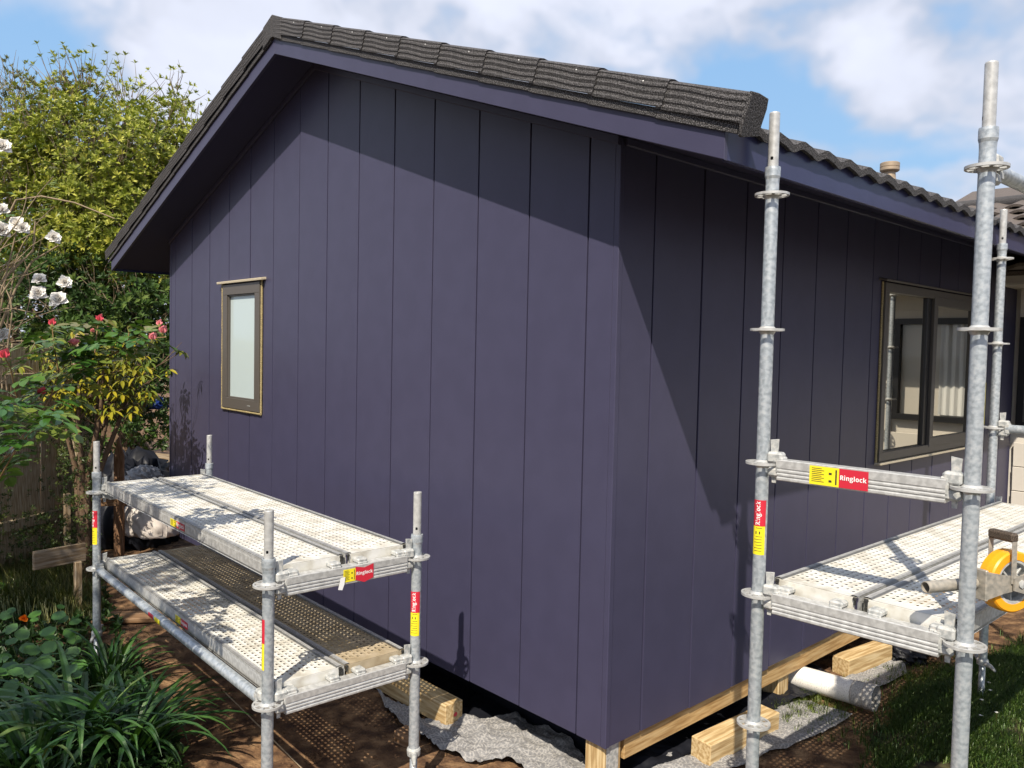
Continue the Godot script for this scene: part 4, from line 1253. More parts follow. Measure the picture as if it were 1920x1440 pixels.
func build_castor():
	var c0 := at(1889, 1086, 2.66)
	c0.y = 1.115
	var d := Vector3(-0.42, 0, 0.9).normalized()
	var ax := Vector3(0.9, 0.02, 0.42).normalized()
	var upv := ax.cross(d).normalized()
	if upv.y < 0: upv = -upv
	var o := thing("castor_wheel", "orange castor wheel with worn brake lying on the tall scaffold deck", "castor", c0)
	var b := Basis(ax, d, ax.cross(d)).orthonormalized()
	o.basis = b
	# local: x axle, y along the stem
	var lay := Transform3D(Basis(Vector3(0, 0, 1), Vector3(1, 0, 0), Vector3(0, 1, 0)), Vector3.ZERO)
	var ty := MB.new()
	ty.lathe([Vector2(0.073, -0.028), Vector2(0.096, -0.028), Vector2(0.101, -0.023), Vector2(0.1025, 0.0), Vector2(0.101, 0.023), Vector2(0.096, 0.028), Vector2(0.073, 0.028), Vector2(0.073, -0.028)], 48, lay)
	var wh := part("wheel", ty.done(), M.orange, o)
	var ri := MB.new()
	ri.lathe([Vector2(0.0732, -0.026), Vector2(0.0732, 0.026), Vector2(0.064, 0.026), Vector2(0.06, 0.008), Vector2(0.06, -0.008), Vector2(0.064, -0.026), Vector2(0.0732, -0.026)], 40, lay)
	ri.lathe([Vector2(0.0, 0.026), Vector2(0.026, 0.026), Vector2(0.028, 0.02), Vector2(0.028, -0.02), Vector2(0.0, -0.026)], 24, lay)
	for k in 8:
		var a := TAU * k / 8
		ri.box(Vector3(0, cos(a), sin(a)) * 0.047, Vector3(0.03, 0.046, 0.007), 0.001, Basis(Vector3(1, 0, 0), a))
	part("rim", ri.done(), M.cast, wh)
	for s in [-1.0, 1.0]:
		var fk := MB.new()
		fk.extrude(PackedVector2Array([Vector2(-0.02, -0.022), Vector2(0.02, -0.022), Vector2(0.03, 0.06), Vector2(0.045, 0.13), Vector2(-0.045, 0.13), Vector2(-0.03, 0.06)]), 0.005, Transform3D(Basis(Vector3(0, 0, 1), Vector3(0, 1, 0), Vector3(-1, 0, 0)), Vector3(s * 0.036, 0, 0)), 0.001)
		part("fork_plate", fk.done(), M.steel_dirty, o)
	var ab := MB.new()
	ab.tube([Vector3(-0.048, 0, 0), Vector3(0.05, 0, 0)], [0.008], 8)
	ab.lathe([Vector2(0.014, -0.008), Vector2(0.014, 0.006), Vector2(0.0, 0.008)], 6, Transform3D(lay.basis, Vector3(0.05, 0, 0)))
	part("axle_bolt", ab.done(), M.cast, o)
	var cr := MB.new()
	cr.box(Vector3(0, 0.133, 0), Vector3(0.085, 0.012, 0.1), 0.003)
	part("crown_plate", cr.done(), M.steel_dirty, o)
	var sm := MB.new()
	sm.lathe([Vector2(0.019, 0.14), Vector2(0.019, 0.34), Vector2(0.0165, 0.341), Vector2(0.0165, 0.2), Vector2(0.0, 0.2)], 20)
	part("stem", sm.done(), M.steel_dirty, o)
	# brake: two arms and a worn pedal above the wheel
	var z := b.inverse() * Vector3.UP
	var sg := signf(z.z)
	for s in [-1.0, 1.0]:
		var am := MB.new()
		am.box(Vector3(s * 0.044, 0.025, sg * 0.075), Vector3(0.004, 0.02, 0.15), 0.001)
		part("brake_arm", am.done(), M.steel_dirty, o)
	var pd := MB.new()
	pd.box(Vector3(0, 0.025, sg * 0.15), Vector3(0.096, 0.03, 0.03), 0.006)
	part("brake_pedal", pd.done(), M.dark_worn, o)
	var pl := MB.new()
	pl.extrude(PackedVector2Array([Vector2(-0.05, -0.09), Vector2(-0.01, -0.13), Vector2(0.03, -0.1), Vector2(0.035, -0.02), Vector2(0.02, 0.03), Vector2(-0.02, 0.03)]), 0.006, Transform3D(Basis(Vector3(0, 0, 1), Vector3(0, 1, 0), Vector3(-1, 0, 0)), Vector3(0.046, 0, 0)), 0.001)
	part("lever_plate", pl.done(), M.steel_dirty, o)

# ---------------------------------------------------------------- things on the site
func timber(nm: String, label: String, a: Vector3, b: Vector3, w: float, h: float, m: Material, roll := 0.0, group := "") -> MeshInstance3D:
	# a and b: ends of the centre line
	var d := (b - a).normalized()
	var mb := MB.new()
	mb.box(Vector3.ZERO, Vector3(a.distance_to(b), h, w), 0.004)
	var z := d.cross(Vector3.UP)
	if z.length() < 0.05: z = Vector3(0, 0, 1)
	z = z.normalized()
	var bs := Basis(d, z.cross(d).normalized(), z)
	bs = Basis(d, roll) * bs
	return solid(nm, mb.done(), m, label, "timber", Transform3D(bs, (a + b) / 2), group)

func drape(nm: String, label: String, poly: Array, m: Material, amp: float, lift: float, cat: String, seed_ := 1, cell := 0.016) -> MeshInstance3D:
	# wrinkled cloth lying over the ground inside an outline
	var pg := PackedVector2Array()
	for p in poly: pg.append(Vector2(p[0], p[1]))
	var lo := pg[0]; var hi := pg[0]
	for p in pg:
		lo = lo.min(p); hi = hi.max(p)
	var n := FastNoiseLite.new()
	n.seed = seed_; n.frequency = 2.1; n.fractal_octaves = 4; n.fractal_type = FastNoiseLite.FRACTAL_RIDGED
	var nx := int((hi.x - lo.x) / cell) + 2; var nz := int((hi.y - lo.y) / cell) + 2
	var st := SurfaceTool.new()
	st.begin(Mesh.PRIMITIVE_TRIANGLES)
	var idx := {}
	var cnt := 0
	for i in nx:
		for j in nz:
			var p := lo + Vector2(i, j) * cell
			if not Geometry2D.is_point_in_polygon(p, pg):
				var best := 9.0; var bp := p
				for k in pg.size():
					var q := Geometry2D.get_closest_point_to_segment(p, pg[k], pg[(k + 1) % pg.size()])
					if q.distance_to(p) < best:
						best = q.distance_to(p); bp = q
				if best > cell * 1.2: continue
				p = bp
			var r := n.get_noise_2d(p.x + 3, p.y)
			st.add_vertex(Vector3(p.x, gh(p.x, p.y) + lift + amp * (r * 0.5 + 0.5) + 0.25 * amp * n.get_noise_2d(p.x * 4, p.y * 4), p.y))
			idx[Vector2i(i, j)] = cnt
			cnt += 1
	for i in nx - 1:
		for j in nz - 1:
			var k := [Vector2i(i, j), Vector2i(i + 1, j), Vector2i(i + 1, j + 1), Vector2i(i, j + 1)]
			var ok := true
			for q in k: ok = ok and idx.has(q)
			if ok:
				for q in [0, 1, 3, 3, 1, 2]: st.add_index(idx[k[q]])
	st.generate_normals()
	return solid(nm, st.commit(), m, label, cat)

func lump(nm: String, label: String, c: Vector3, s: Vector3, m: Material, cat: String, rough_: float, seed_: int, parent: Node = null) -> MeshInstance3D:
	var n := FastNoiseLite.new()
	n.seed = seed_; n.frequency = 1.4; n.fractal_type = FastNoiseLite.FRACTAL_RIDGED; n.fractal_octaves = 3
	var st := SurfaceTool.new()
	st.begin(Mesh.PRIMITIVE_TRIANGLES)
	var nu := 48; var nv := 24
	for i in nv + 1:
		var v := PI * i / nv
		for j in nu + 1:
			var u := TAU * j / nu
			var d := Vector3(sin(v) * cos(u), cos(v), sin(v) * sin(u))
			var r := 1.0 + rough_ * n.get_noise_3dv(d * 1.5)
			var p := d * r
			p.y = maxf(p.y, -0.35)
			st.add_vertex(p * s)
	for i in nv:
		for j in nu:
			var a := i * (nu + 1) + j
			for k in [a, a + 1, a + nu + 1, a + nu + 1, a + 1, a + nu + 2]: st.add_index(k)
	st.generate_normals()
	return solid(nm, st.commit(), m, label, cat, Transform3D(Basis(), c))

func build_site_things():
	# loose timber blocks
	var g1 := gh(0.1, -1.0)
	timber("timber_block", "pale square timber block lying beside the foot of a scaffold post near the corner", Vector3(0.06, g1 + 0.062, -0.69), Vector3(0.10, g1 + 0.066, -1.31), 0.125, 0.125, M.pine_pale, 0.03)
	var g2 := gh(0.05, -2.6)
	timber("timber_block", "pale square timber block lying behind the white drain pipe", Vector3(0.0, g2 + 0.066, -2.4), Vector3(0.07, g2 + 0.07, -2.92), 0.125, 0.125, M.pine_pale, -0.02)
	var g3 := gh(-1.2, 0.03) + 0.02
	var b3 := timber("timber_block", "long square timber with a red dot on its end under the gable boards", Vector3(-1.065, g3 + 0.064, 0.04), Vector3(-2.45, g3 + 0.064, 0.06), 0.125, 0.125, M.pine_pale)
	var rd := MB.new()
	rd.lathe([Vector2(0.0, 0.001), Vector2(0.012, 0.001), Vector2(0.013, 0.0)], 14, Transform3D(Basis(Vector3(0, 1, 0), Vector3(1, 0, 0), Vector3(0, 0, -1)), Vector3.ZERO))
	var rp := part("paint_dot", rd.done(), M.red, b3)
	rp.transform = b3.transform.affine_inverse() * Transform3D(Basis(), Vector3(-1.0640, g3 + 0.058, 0.03))
	var sb := on_ground(745, 1395, -0.27)
	timber("timber_offcut", "small brown timber offcut behind the jack of the low scaffold", Vector3(sb.x - 0.05, gh(sb.x, sb.z) + 0.035, sb.z - 0.05), Vector3(sb.x + 0.06, gh(sb.x, sb.z) + 0.035, sb.z - 0.07), 0.09, 0.07, M.wood_old)
	# drain pipe
	var pp := thing("drain_pipe", "white plastic drain pipe with shade-greyed socket poking out under the side wall", "pipe", Vector3(-0.25, gh(0.1, -1.95) + 0.085, -1.93))
	pp.basis = Basis(Vector3(0, 1, 0), 0.04) * Basis(Vector3(0, 0, 1), 0.03)
	var pm := MB.new()
	var lay := Transform3D(Basis(Vector3(0, 1, 0), Vector3(1, 0, 0), Vector3(0, 0, -1)), Vector3.ZERO)
	pm.lathe([Vector2(0.066, 0.0), Vector2(0.07, 0.0), Vector2(0.07, 0.58), Vector2(0.066, 0.58), Vector2(0.066, 0.0)], 32, lay)
	part("pipe_barrel", pm.done(), M.pvc, pp)
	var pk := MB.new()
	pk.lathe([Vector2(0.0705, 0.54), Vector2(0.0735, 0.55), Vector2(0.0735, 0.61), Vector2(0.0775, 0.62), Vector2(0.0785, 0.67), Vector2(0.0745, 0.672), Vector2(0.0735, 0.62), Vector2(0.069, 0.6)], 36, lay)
	part("socket", pk.done(), M.pvc_shade_grey, pp)
	# weed mat and black film
	drape("weed_mat", "crumpled speckled grey weed mat spread from the corner post along the gable", [[-1.66, 0.16], [-1.26, 0.27], [-0.95, 0.26], [-0.83, 0.25], [-0.66, 0.21], [-0.63, 0.1], [-0.45, 0.07], [-0.22, 0.16], [-0.02, 0.3], [0.05, 0.06], [-0.22, -0.2], [-0.5, -0.3], [-0.9, -0.28], [-1.02, -0.1], [-1.25, 0.12], [-1.4, 0.11]], M.mat_fabric, 0.07, -0.012, "weed mat", 3)
	drape("weed_mat", "pale flat weed mat under the timber block by the side wall", [[-0.2, -0.36], [-0.05, -0.4], [0.16, -0.62], [0.24, -0.8], [0.25, -1.05], [0.3, -1.12], [0.31, -1.27], [0.35, -1.55], [0.33, -1.86], [0.1, -1.78], [-0.14, -1.66], [-0.28, -1.05]], M.mat_fabric, 0.03, 0.0, "weed mat", 8)
	drape("weed_mat", "small folded piece of weed mat beside the far timber block", [[0.06, -2.3], [0.26, -2.34], [0.3, -2.75], [0.2, -2.95], [0.12, -2.9]], M.mat_fabric, 0.02, 0.008, "weed mat", 12)
	drape("black_film", "strip of shiny black plastic film under the side wall rail", [[-0.3, -0.2], [-0.06, -0.25], [0.0, -0.6], [-0.02, -1.4], [0.06, -1.7], [0.12, -2.0], [0.0, -2.25], [-0.3, -2.4]], M.poly_black, 0.06, 0.0, "plastic film", 15)
	drape("black_film", "black plastic film on the ground in the gap below the gable boards", [[-5.3, -0.31], [-5.3, 0.0], [-3.5, 0.0], [-2.4, -0.03], [-1.1, -0.06], [-0.75, -0.2], [-0.2, -0.24], [-0.14, -0.31]], M.poly_black, 0.04, -0.01, "plastic film", 17, 0.03)
	lump("black_film", "small black plastic bundle beyond the far timber block", Vector3(0.15, gh(0.15, -3.1) + 0.02, -3.08), Vector3(0.13, 0.07, 0.14), M.poly_black, "plastic film", 0.5, 4)
	# clods
	for p in [[588, 1418, 0.028, "brown clod of soil beside the string line under the low scaffold"], [1747, 1238, 0.04, "largest clod on the sunlit soil beyond the far timber block"], [1720, 1262, 0.03, "flat clod on the sunlit soil beside the drain pipe socket"], [655, 1400, 0.02, "small clod on the dappled soil behind the scaffold post"], [800, 1402, 0.02, "small clod at the edge of the crumpled weed mat"], [830, 1408, 0.016, "small clod at the edge of the crumpled weed mat"]]:
		var q := on_ground(p[0], p[1], -0.27)
		lump("soil_clod", p[3], Vector3(q.x, gh(q.x, q.z) + p[2] * 0.3, q.z), Vector3(p[2], p[2] * 0.75, p[2]), M.clod, "soil", 0.8, int(p[0])).set_meta("group", "loose clods of soil")
	# string line on the ground
	var sp := []
	for k in 30:
		var t := k / 29.0
		var q := Vector3(-2.3, 0, 0.83).lerp(Vector3(-0.8, 0, 0.93), t)
		sp.append(Vector3(q.x, maxf(gh(q.x, q.z) + 0.008, -0.262), q.z))
	var sm := MB.new()
	sm.tube(sp, [0.0035], 6)
	solid("string_line", sm.done(), mat(lin(0.45, 0.35, 0.22), 0.8), "thin tan string line stretched over the soil under the low scaffold", "string")
	# profile boards and pegs in the yard behind the low scaffold
	var gp := "survey profile timbers"
	var A := at(62, 1052, 5.95); var B := at(160, 1034, 6.25)
	timber("profile_board", "sawn profile board nailed level on a short peg among the grasses", A, B, 0.03, 0.14, M.wood_grey, 0.0, gp)
	var pg := at(146, 1065, 6.12)
	timber("peg", "short square peg holding the profile board among the grasses", Vector3(pg.x, gh(pg.x, pg.z) - 0.1, pg.z), Vector3(pg.x, pg.y + 0.05, pg.z), 0.05, 0.05, M.wood_grey, 0.0, gp)
	pg = at(126, 980, 7.0)
	timber("peg", "upright square peg standing beside the multi-stemmed shrub", Vector3(pg.x, gh(pg.x, pg.z) - 0.1, pg.z), Vector3(pg.x, at(126, 925, 7.0).y, pg.z), 0.05, 0.05, M.wood_grey, 0.0, gp)
	A = at(104, 943, 7.2); B = at(245, 938, 7.5)
	timber("profile_board", "level profile board fixed to the pointed stake by the sacks", A, B, 0.03, 0.09, M.wood_old, 0.0, gp)
	var stb := MB.new()
	stb.extrude(PackedVector2Array([Vector2(-0.045, -0.2), Vector2(0.045, -0.2), Vector2(0.045, 0.86), Vector2(0.0, 1.0), Vector2(-0.045, 0.86)]), 0.025, Transform3D(), 0.002)
	var stp := at(222, 1010, 7.45)
	var sy := gh(stp.x, stp.z)
	var hs := (at(215, 818, 7.45).y - sy)
	solid("pointed_stake", stb.done(), mat(lin(0.24, 0.14, 0.085), 0.85, 0.0, M.fence.albedo_texture, Vector3(6, 0.8, 6)), "brown pointed timber stake standing in front of the black plastic heap", "stake", Transform3D(Basis(Vector3.UP, 0.8).scaled(Vector3(1, hs, 1)), Vector3(stp.x, sy, stp.z)))
	A = on_ground(238, 988, -0.24); B = on_ground(250, 1018, -0.26)
	timber("split_board", "short split board leaning on the soil below the stake", A + Vector3(0, 0.06, 0), B + Vector3(0, 0.02, 0), 0.1, 0.02, M.wood_grey, 0.3)
	A = on_ground(175, 1158, -0.25); B = on_ground(305, 1150, -0.25)
	timber("ground_board", "wide weathered board lying flat on the soil under the low scaffold", Vector3(A.x, gh(A.x, A.z) + 0.022, A.z), Vector3(B.x, gh(B.x, B.z) + 0.022, B.z), 0.2, 0.035, M.wood_old)
	# sacks, film heap, timber stack
	lump("sack", "full white woven sack lying against the stake", at(290, 968, 7.7) + Vector3(0, -0.06, 0), Vector3(0.3, 0.26, 0.26), M.sack, "sack", 0.22, 21)
	lump("plastic_bag", "crumpled translucent plastic bag on top of the sack", at(272, 896, 7.9), Vector3(0.17, 0.09, 0.12), mat(lin(0.3, 0.3, 0.32), 0.35), "bag", 0.6, 23)
	var hp := at(240, 868, 8.6)
	lump("plastic_heap", "heap covered with dark crinkled polythene behind the stake", Vector3(hp.x, gh(hp.x, hp.z) + 0.15, hp.z), Vector3(0.55, 0.6, 0.5), M.poly_black, "plastic film", 0.4, 25)
	var ts := thing("timber_stack", "stack of grey boards beside the far corner of the gable", "timber", at(300, 868, 9.2))
	for k in 9:
		var bm := MB.new()
		bm.box(Vector3.ZERO, Vector3(1.3, 0.045, 0.13), 0.003)
		part("board", bm.done(), M.wood_grey, ts, Transform3D(Basis(Vector3.UP, 0.35 + rng.randf_range(-0.05, 0.05)), Vector3(rng.randf_range(-0.05, 0.05) , 0.05 - int(k / 3) * 0.05, -0.15 + (k % 3) * 0.15)))
	var bse := MB.new()
	bse.box(Vector3(0, -0.32, 0), Vector3(1.0, 0.5, 0.4), 0.01)
	part("bearer", bse.done(), M.wood_old, ts)
	lump("blue_tarp", "scrap of blue tarpaulin under the dark shrub", at(284, 760, 10.2), Vector3(0.2, 0.1, 0.15), M.tarp, "tarpaulin", 0.5, 31)

# ---------------------------------------------------------------- garden
func leaf_shape(mb: MB, o: Vector3, dir: Vector3, up: Vector3, len: float, wid: float, fold := 0.25, droop := 0.2, seg := 2, col := Color(-1, 0, 0)):
	var s := dir.cross(up).normalized()
	var n := s.cross(dir).normalized()
	var prev_c := o; var prev_w := 0.0
	for i in seg + 1:
		var t := (i + 1.0) / (seg + 1.0)
		var w := wid * 0.5 * pow(sin(PI * clampf(t, 0.0, 1.0) * 0.98 + 0.02), 0.8)
		if i == seg: w = 0.0
		var c := o + dir * len * t - n * droop * len * t * t
		var lift := n * fold
		if i == 0:
			mb.tri(prev_c, c + s * w + lift * w, c, (n - s * fold).normalized()); mb.tri(prev_c, c, c - s * w + lift * w, (n + s * fold).normalized())
		else:
			mb.quad(prev_c, prev_c + s * prev_w + lift * prev_w, c + s * w + lift * w, c, (n - s * fold).normalized())
			mb.quad(prev_c, c, c - s * w + lift * w, prev_c - s * prev_w + lift * prev_w, (n + s * fold).normalized())
		prev_c = c; prev_w = w

func cluster_mesh(nl: int, len: float, wid: float, seed_: int, spread := 0.75) -> ArrayMesh:
	var r := RandomNumberGenerator.new()
	r.seed = seed_
	var mb := MB.new()
	for k in nl:
		var a := TAU * k / nl + r.randf_range(-0.4, 0.4)
		var e := r.randf_range(0.1, 1.1) * spread
		var d := (Vector3(cos(a), 0, sin(a)) * e + Vector3.UP * r.randf_range(0.25, 0.9)).normalized()
		leaf_shape(mb, d * 0.006, d, Vector3.UP.cross(d).cross(d) * -1.0 + Vector3(0.01, 0.02, 0.03), len * r.randf_range(0.7, 1.15), wid * r.randf_range(0.8, 1.2), 0.3, 0.3, 1)
	return mb.done()

func branchy(mb: MB, o: Vector3, d: Vector3, len: float, r: float, depth: int, tips: Array, bend := 0.35):
	var pts := [o]; var rad := [r]
	var p := o; var dd := d
	for k in 4:
		dd = (dd + Vector3(rng.randf_range(-1, 1), rng.randf_range(-0.4, 0.7), rng.randf_range(-1, 1)) * bend * 0.35).normalized()
		p += dd * len / 4
		pts.append(p); rad.append(r * (1.0 - 0.16 * (k + 1)))
	mb.tube(pts, rad, 5 if depth > 1 else 4, false)
	if depth <= 0:
		tips.append(p); return
	for k in rng.randi_range(2, 3):
		var q: Vector3 = pts[rng.randi_range(2, 4)]
		var nd := (dd + Vector3(rng.randf_range(-1, 1), rng.randf_range(-0.2, 0.9), rng.randf_range(-1, 1)) * 0.8).normalized()
		branchy(mb, q, nd, len * rng.randf_range(0.6, 0.85), r * 0.55, depth - 1, tips, bend)

# a broad tree: trunk with limbs, twigs, and a crown of leaf clusters in lobes
func big_tree(nm: String, label: String, base: Vector3, lobes: Array, clusters: int, cm: ArrayMesh, cols: Array, twigs: int, tw_len := 0.5, group := ""):
	var t := thing(nm, label, "tree", base, group)
	var mb := MB.new()
	var top := Vector3(0, 0, 0)
	for l in lobes: top += (l[0] - base) / lobes.size()
	mb.tube([Vector3(0, -0.1, 0), top * 0.25 + Vector3(0.1, 0, 0), top * 0.55], [0.16, 0.12, 0.08], 9, false)
	for l in lobes:
		var c: Vector3 = l[0] - base
		mb.tube([top * 0.3, top * 0.3 + (c - top * 0.3) * 0.45 + Vector3(0, 0.15, 0), c], [0.08, 0.05, 0.025], 7, false)
	part("trunk", mb.done(), M.bark, t)
	var n := FastNoiseLite.new()
	n.seed = clusters; n.frequency = 0.9; n.fractal_octaves = 3
	var xfs := []; var cc := []; var tw := MB.new()
	var tot := 0.0
	for l in lobes: tot += l[1].x * l[1].y
	for l in lobes:
		var s: Vector3 = l[1]
		var c: Vector3 = l[0] - base
		var num := int(clusters * s.x * s.y / tot)
		for k in num:
			var d := Vector3(rng.randfn(), rng.randfn(), rng.randfn()).normalized()
			var rr := 1.0 - 0.55 * pow(rng.randf(), 2.2)
			var nz := n.get_noise_3dv(d * 1.6 + c)
			rr *= 1.0 + 0.32 * nz
			var p := c + d * rr * s
			var gap := n.get_noise_3dv((p + base) * 1.5)
			if gap < -0.08 and rng.randf() < 0.85: continue
			if p.y + base.y < -0.1: continue
			var out := (d + Vector3.UP * 0.7 + Vector3(rng.randf_range(-0.5, 0.5), rng.randf_range(-0.3, 0.3), rng.randf_range(-0.5, 0.5))).normalized()
			var sc := rng.randf_range(0.65, 1.3)
			var q := Quaternion(Vector3.UP, out)
			xfs.append(Transform3D(Basis(q).scaled(Vector3.ONE * sc) * Basis(Vector3.UP, rng.randf() * TAU), p))
			var m := clampf(0.5 + 1.1 * gap + rng.randfn(0, 0.22), 0, 1)
			cc.append((cols[0] as Color).lerp(cols[1], m) if rng.randf() > l[2] else (cols[2] as Color).lerp(cols[1], rng.randf() * 0.4))
		for k in int(twigs * s.x * s.y / tot):
			var d := Vector3(rng.randfn(), rng.randfn() * 0.8 + 0.5, rng.randfn()).normalized()
			var p0 := c + d * s * rng.randf_range(0.35, 0.8)
			var dd := (d + Vector3.UP * 0.8).normalized()
			var p1 := p0 + dd * tw_len * rng.randf_range(0.5, 1.2)
			var pm := (p0 + p1) / 2 + Vector3(rng.randfn(), rng.randfn(), rng.randfn()) * 0.04
			tw.tube([p0, pm, p1], [0.007, 0.005, 0.002], 3, false)
			if rng.randf() < 0.7:
				xfs.append(Transform3D(Basis(Quaternion(Vector3.UP, dd)).scaled(Vector3.ONE * rng.randf_range(0.7, 1.1)), p1))
				cc.append((cols[1] as Color).lerp(cols[2], rng.randf() * 0.4))
	part("twigs", tw.done(), M.twig, t)
	scatter("crown", cm, M.leaf, xfs, cc, t)

func build_garden():
	var cl := cluster_mesh(9, 0.078, 0.027, 4)
	var bright := [Color(0.1, 0.135, 0.018), Color(0.31, 0.34, 0.045), Color(0.45, 0.44, 0.08)]
	var dark := [Color(0.018, 0.045, 0.012), Color(0.07, 0.13, 0.025), Color(0.13, 0.18, 0.04)]
	var olive := [Color(0.09, 0.1, 0.035), Color(0.2, 0.2, 0.07), Color(0.3, 0.29, 0.13)]
	var b := at(215, 860, 11.0); b.y = -0.25
	big_tree("bright_tree", "broad yellow-green tree with whorled leaves rising behind the left eave", b,
		[[at(220, 350, 11.0), Vector3(1.5, 1.0, 1.1), 0.2], [at(330, 305, 11.6), Vector3(0.9, 0.75, 0.9), 0.15], [at(120, 290, 11.3), Vector3(1.1, 0.75, 0.9), 0.2], [at(190, 440, 10.7), Vector3(1.4, 0.8, 0.9), 0.2], [at(290, 470, 10.4), Vector3(0.9, 0.8, 0.8), 0.15], [at(330, 400, 11.2), Vector3(0.8, 0.9, 0.8), 0.1], [at(60, 400, 11.0), Vector3(1.0, 1.0, 0.9), 0.2]], 14000, cl, bright, 1400, 0.4)
	# tall shoots standing out of the crown
	b = at(20, 700, 12.0); b.y = -0.25
	big_tree("olive_tree", "grey-green tree with narrow upright tips behind the yellow-green tree", b,
		[[at(20, 260, 12.2), Vector3(0.9, 1.0, 0.8), 0.3], [at(30, 190, 12.4), Vector3(0.35, 0.6, 0.35), 0.3], [at(60, 200, 12.4), Vector3(0.22, 0.45, 0.3), 0.3], [at(-40, 300, 12.0), Vector3(0.9, 1.2, 0.9), 0.3]], 1500, cluster_mesh(8, 0.07, 0.02, 8, 0.5), olive, 200)
	b = at(150, 500, 11.6); b.y = -0.25
	big_tree("leggy_tree", "leggy tree with bare upright shoots topped by leaf tufts", b,
		[[at(160, 190, 11.6), Vector3(0.28, 0.5, 0.3), 0.2], [at(120, 190, 11.6), Vector3(0.25, 0.4, 0.3), 0.2], [at(240, 200, 11.8), Vector3(0.4, 0.25, 0.4), 0.2], [at(330, 190, 11.9), Vector3(0.22, 0.2, 0.3), 0.2]], 420, cl, bright, 110, 0.5)
	b = at(250, 870, 9.8); b.y = -0.25
	big_tree("dark_shrub", "dense dark green shrub filling the corner beside the gable wall", b,
		[[at(270, 600, 9.8), Vector3(0.75, 0.75, 0.7), 0.1], [at(200, 600, 10.0), Vector3(0.9, 0.7, 0.8), 0.12], [at(290, 720, 9.6), Vector3(0.55, 0.7, 0.6), 0.05], [at(150, 560, 10.2), Vector3(0.9, 0.7, 0.7), 0.15], [at(60, 580, 10.0), Vector3(0.8, 0.8, 0.7), 0.15], [at(180, 760, 10.4), Vector3(1.0, 0.8, 0.7), 0.02]], 6500, cl, dark, 200)
	b = at(300, 870, 12.5); b.y = -0.25
	big_tree("hedge_tree", "shaded green hedge tree standing behind the dark shrub", b,
		[[at(300, 640, 12.6), Vector3(1.6, 1.6, 0.8), 0.02], [at(120, 680, 12.8), Vector3(1.9, 1.7, 0.8), 0.02], [at(-60, 620, 12.8), Vector3(1.6, 2.0, 0.8), 0.02]], 4500, cl, dark, 60)
	# tree beside the photographer: outside the picture, its shade falls on the bed and the decks
	big_tree("shade_tree", "garden tree standing outside the picture whose shade falls on the bed", Vector3(-0.3, -0.25, 5.0),
		[[Vector3(-1.25, 3.7, 4.85), Vector3(1.0, 0.8, 0.9), 0.1], [Vector3(-2.2, 3.6, 4.5), Vector3(0.8, 0.7, 0.7), 0.1], [Vector3(-0.25, 3.7, 4.35), Vector3(0.7, 0.5, 0.5), 0.1], [Vector3(-1.15, 3.9, 3.5), Vector3(0.5, 0.35, 0.28), 0.1], [Vector3(-2.3, 3.9, 3.6), Vector3(0.6, 0.4, 0.4), 0.1]], 2600, cl, dark, 60)
	big_tree("shade_tree", "second garden tree outside the picture whose shade falls on the fence and the profile boards", Vector3(-4.3, -0.25, 4.6),
		[[Vector3(-4.2, 3.6, 3.8), Vector3(1.2, 0.5, 0.6), 0.1], [Vector3(-5.2, 3.7, 3.6), Vector3(1.0, 0.5, 0.6), 0.1], [Vector3(-3.2, 3.8, 4.2), Vector3(0.8, 0.5, 0.6), 0.1]], 2000, cl, dark, 40)
	fence()
	stem_shrub()
	roses()
	beds()

func fence():
	var f := thing("paling_fence", "weathered timber paling fence behind the rose bush", "fence")
	var a := at(150, 800, 7.6); var c := at(-120, 800, 6.2)
	a.y = 0; c.y = 0
	var d := (c - a).normalized()
	var L := a.distance_to(c)
	var yt := at(140, 645, 7.6).y
	var fm: StandardMaterial3D = M.fence
	var k := 0.0
	var b := Basis(d, Vector3.UP, d.cross(Vector3.UP))
	while k < L:
		var mb := MB.new()
		var ht := yt - rng.randf_range(0.0, 0.04) + 0.3
		mb.box(Vector3(0, ht / 2 - 0.3, 0), Vector3(0.095, ht, 0.018), 0.003)
		part("paling", mb.done(), fm, f, Transform3D(b * Basis(Vector3(0, 0, 1), rng.randf_range(-0.01, 0.01)), a + d * k))
		k += 0.102
	var side := d.cross(Vector3.UP)
	if side.dot(CAM - a) < 0: side = -side
	for y in [0.25, 1.5]:
		var mr := MB.new()
		mr.box(Vector3(L / 2, y, 0), Vector3(L, 0.09, 0.045), 0.004)
		part("rail", mr.done(), fm, f, Transform3D(b, a + side * 0.034))
	for q in [0.12, 1.3]:
		var mp := MB.new()
		mp.box(Vector3(0, yt / 2 - 0.1, 0), Vector3(0.11, yt + 0.4, 0.11), 0.006)
		part("post", mp.done(), fm, f, Transform3D(b, a + d * q + side * 0.115))

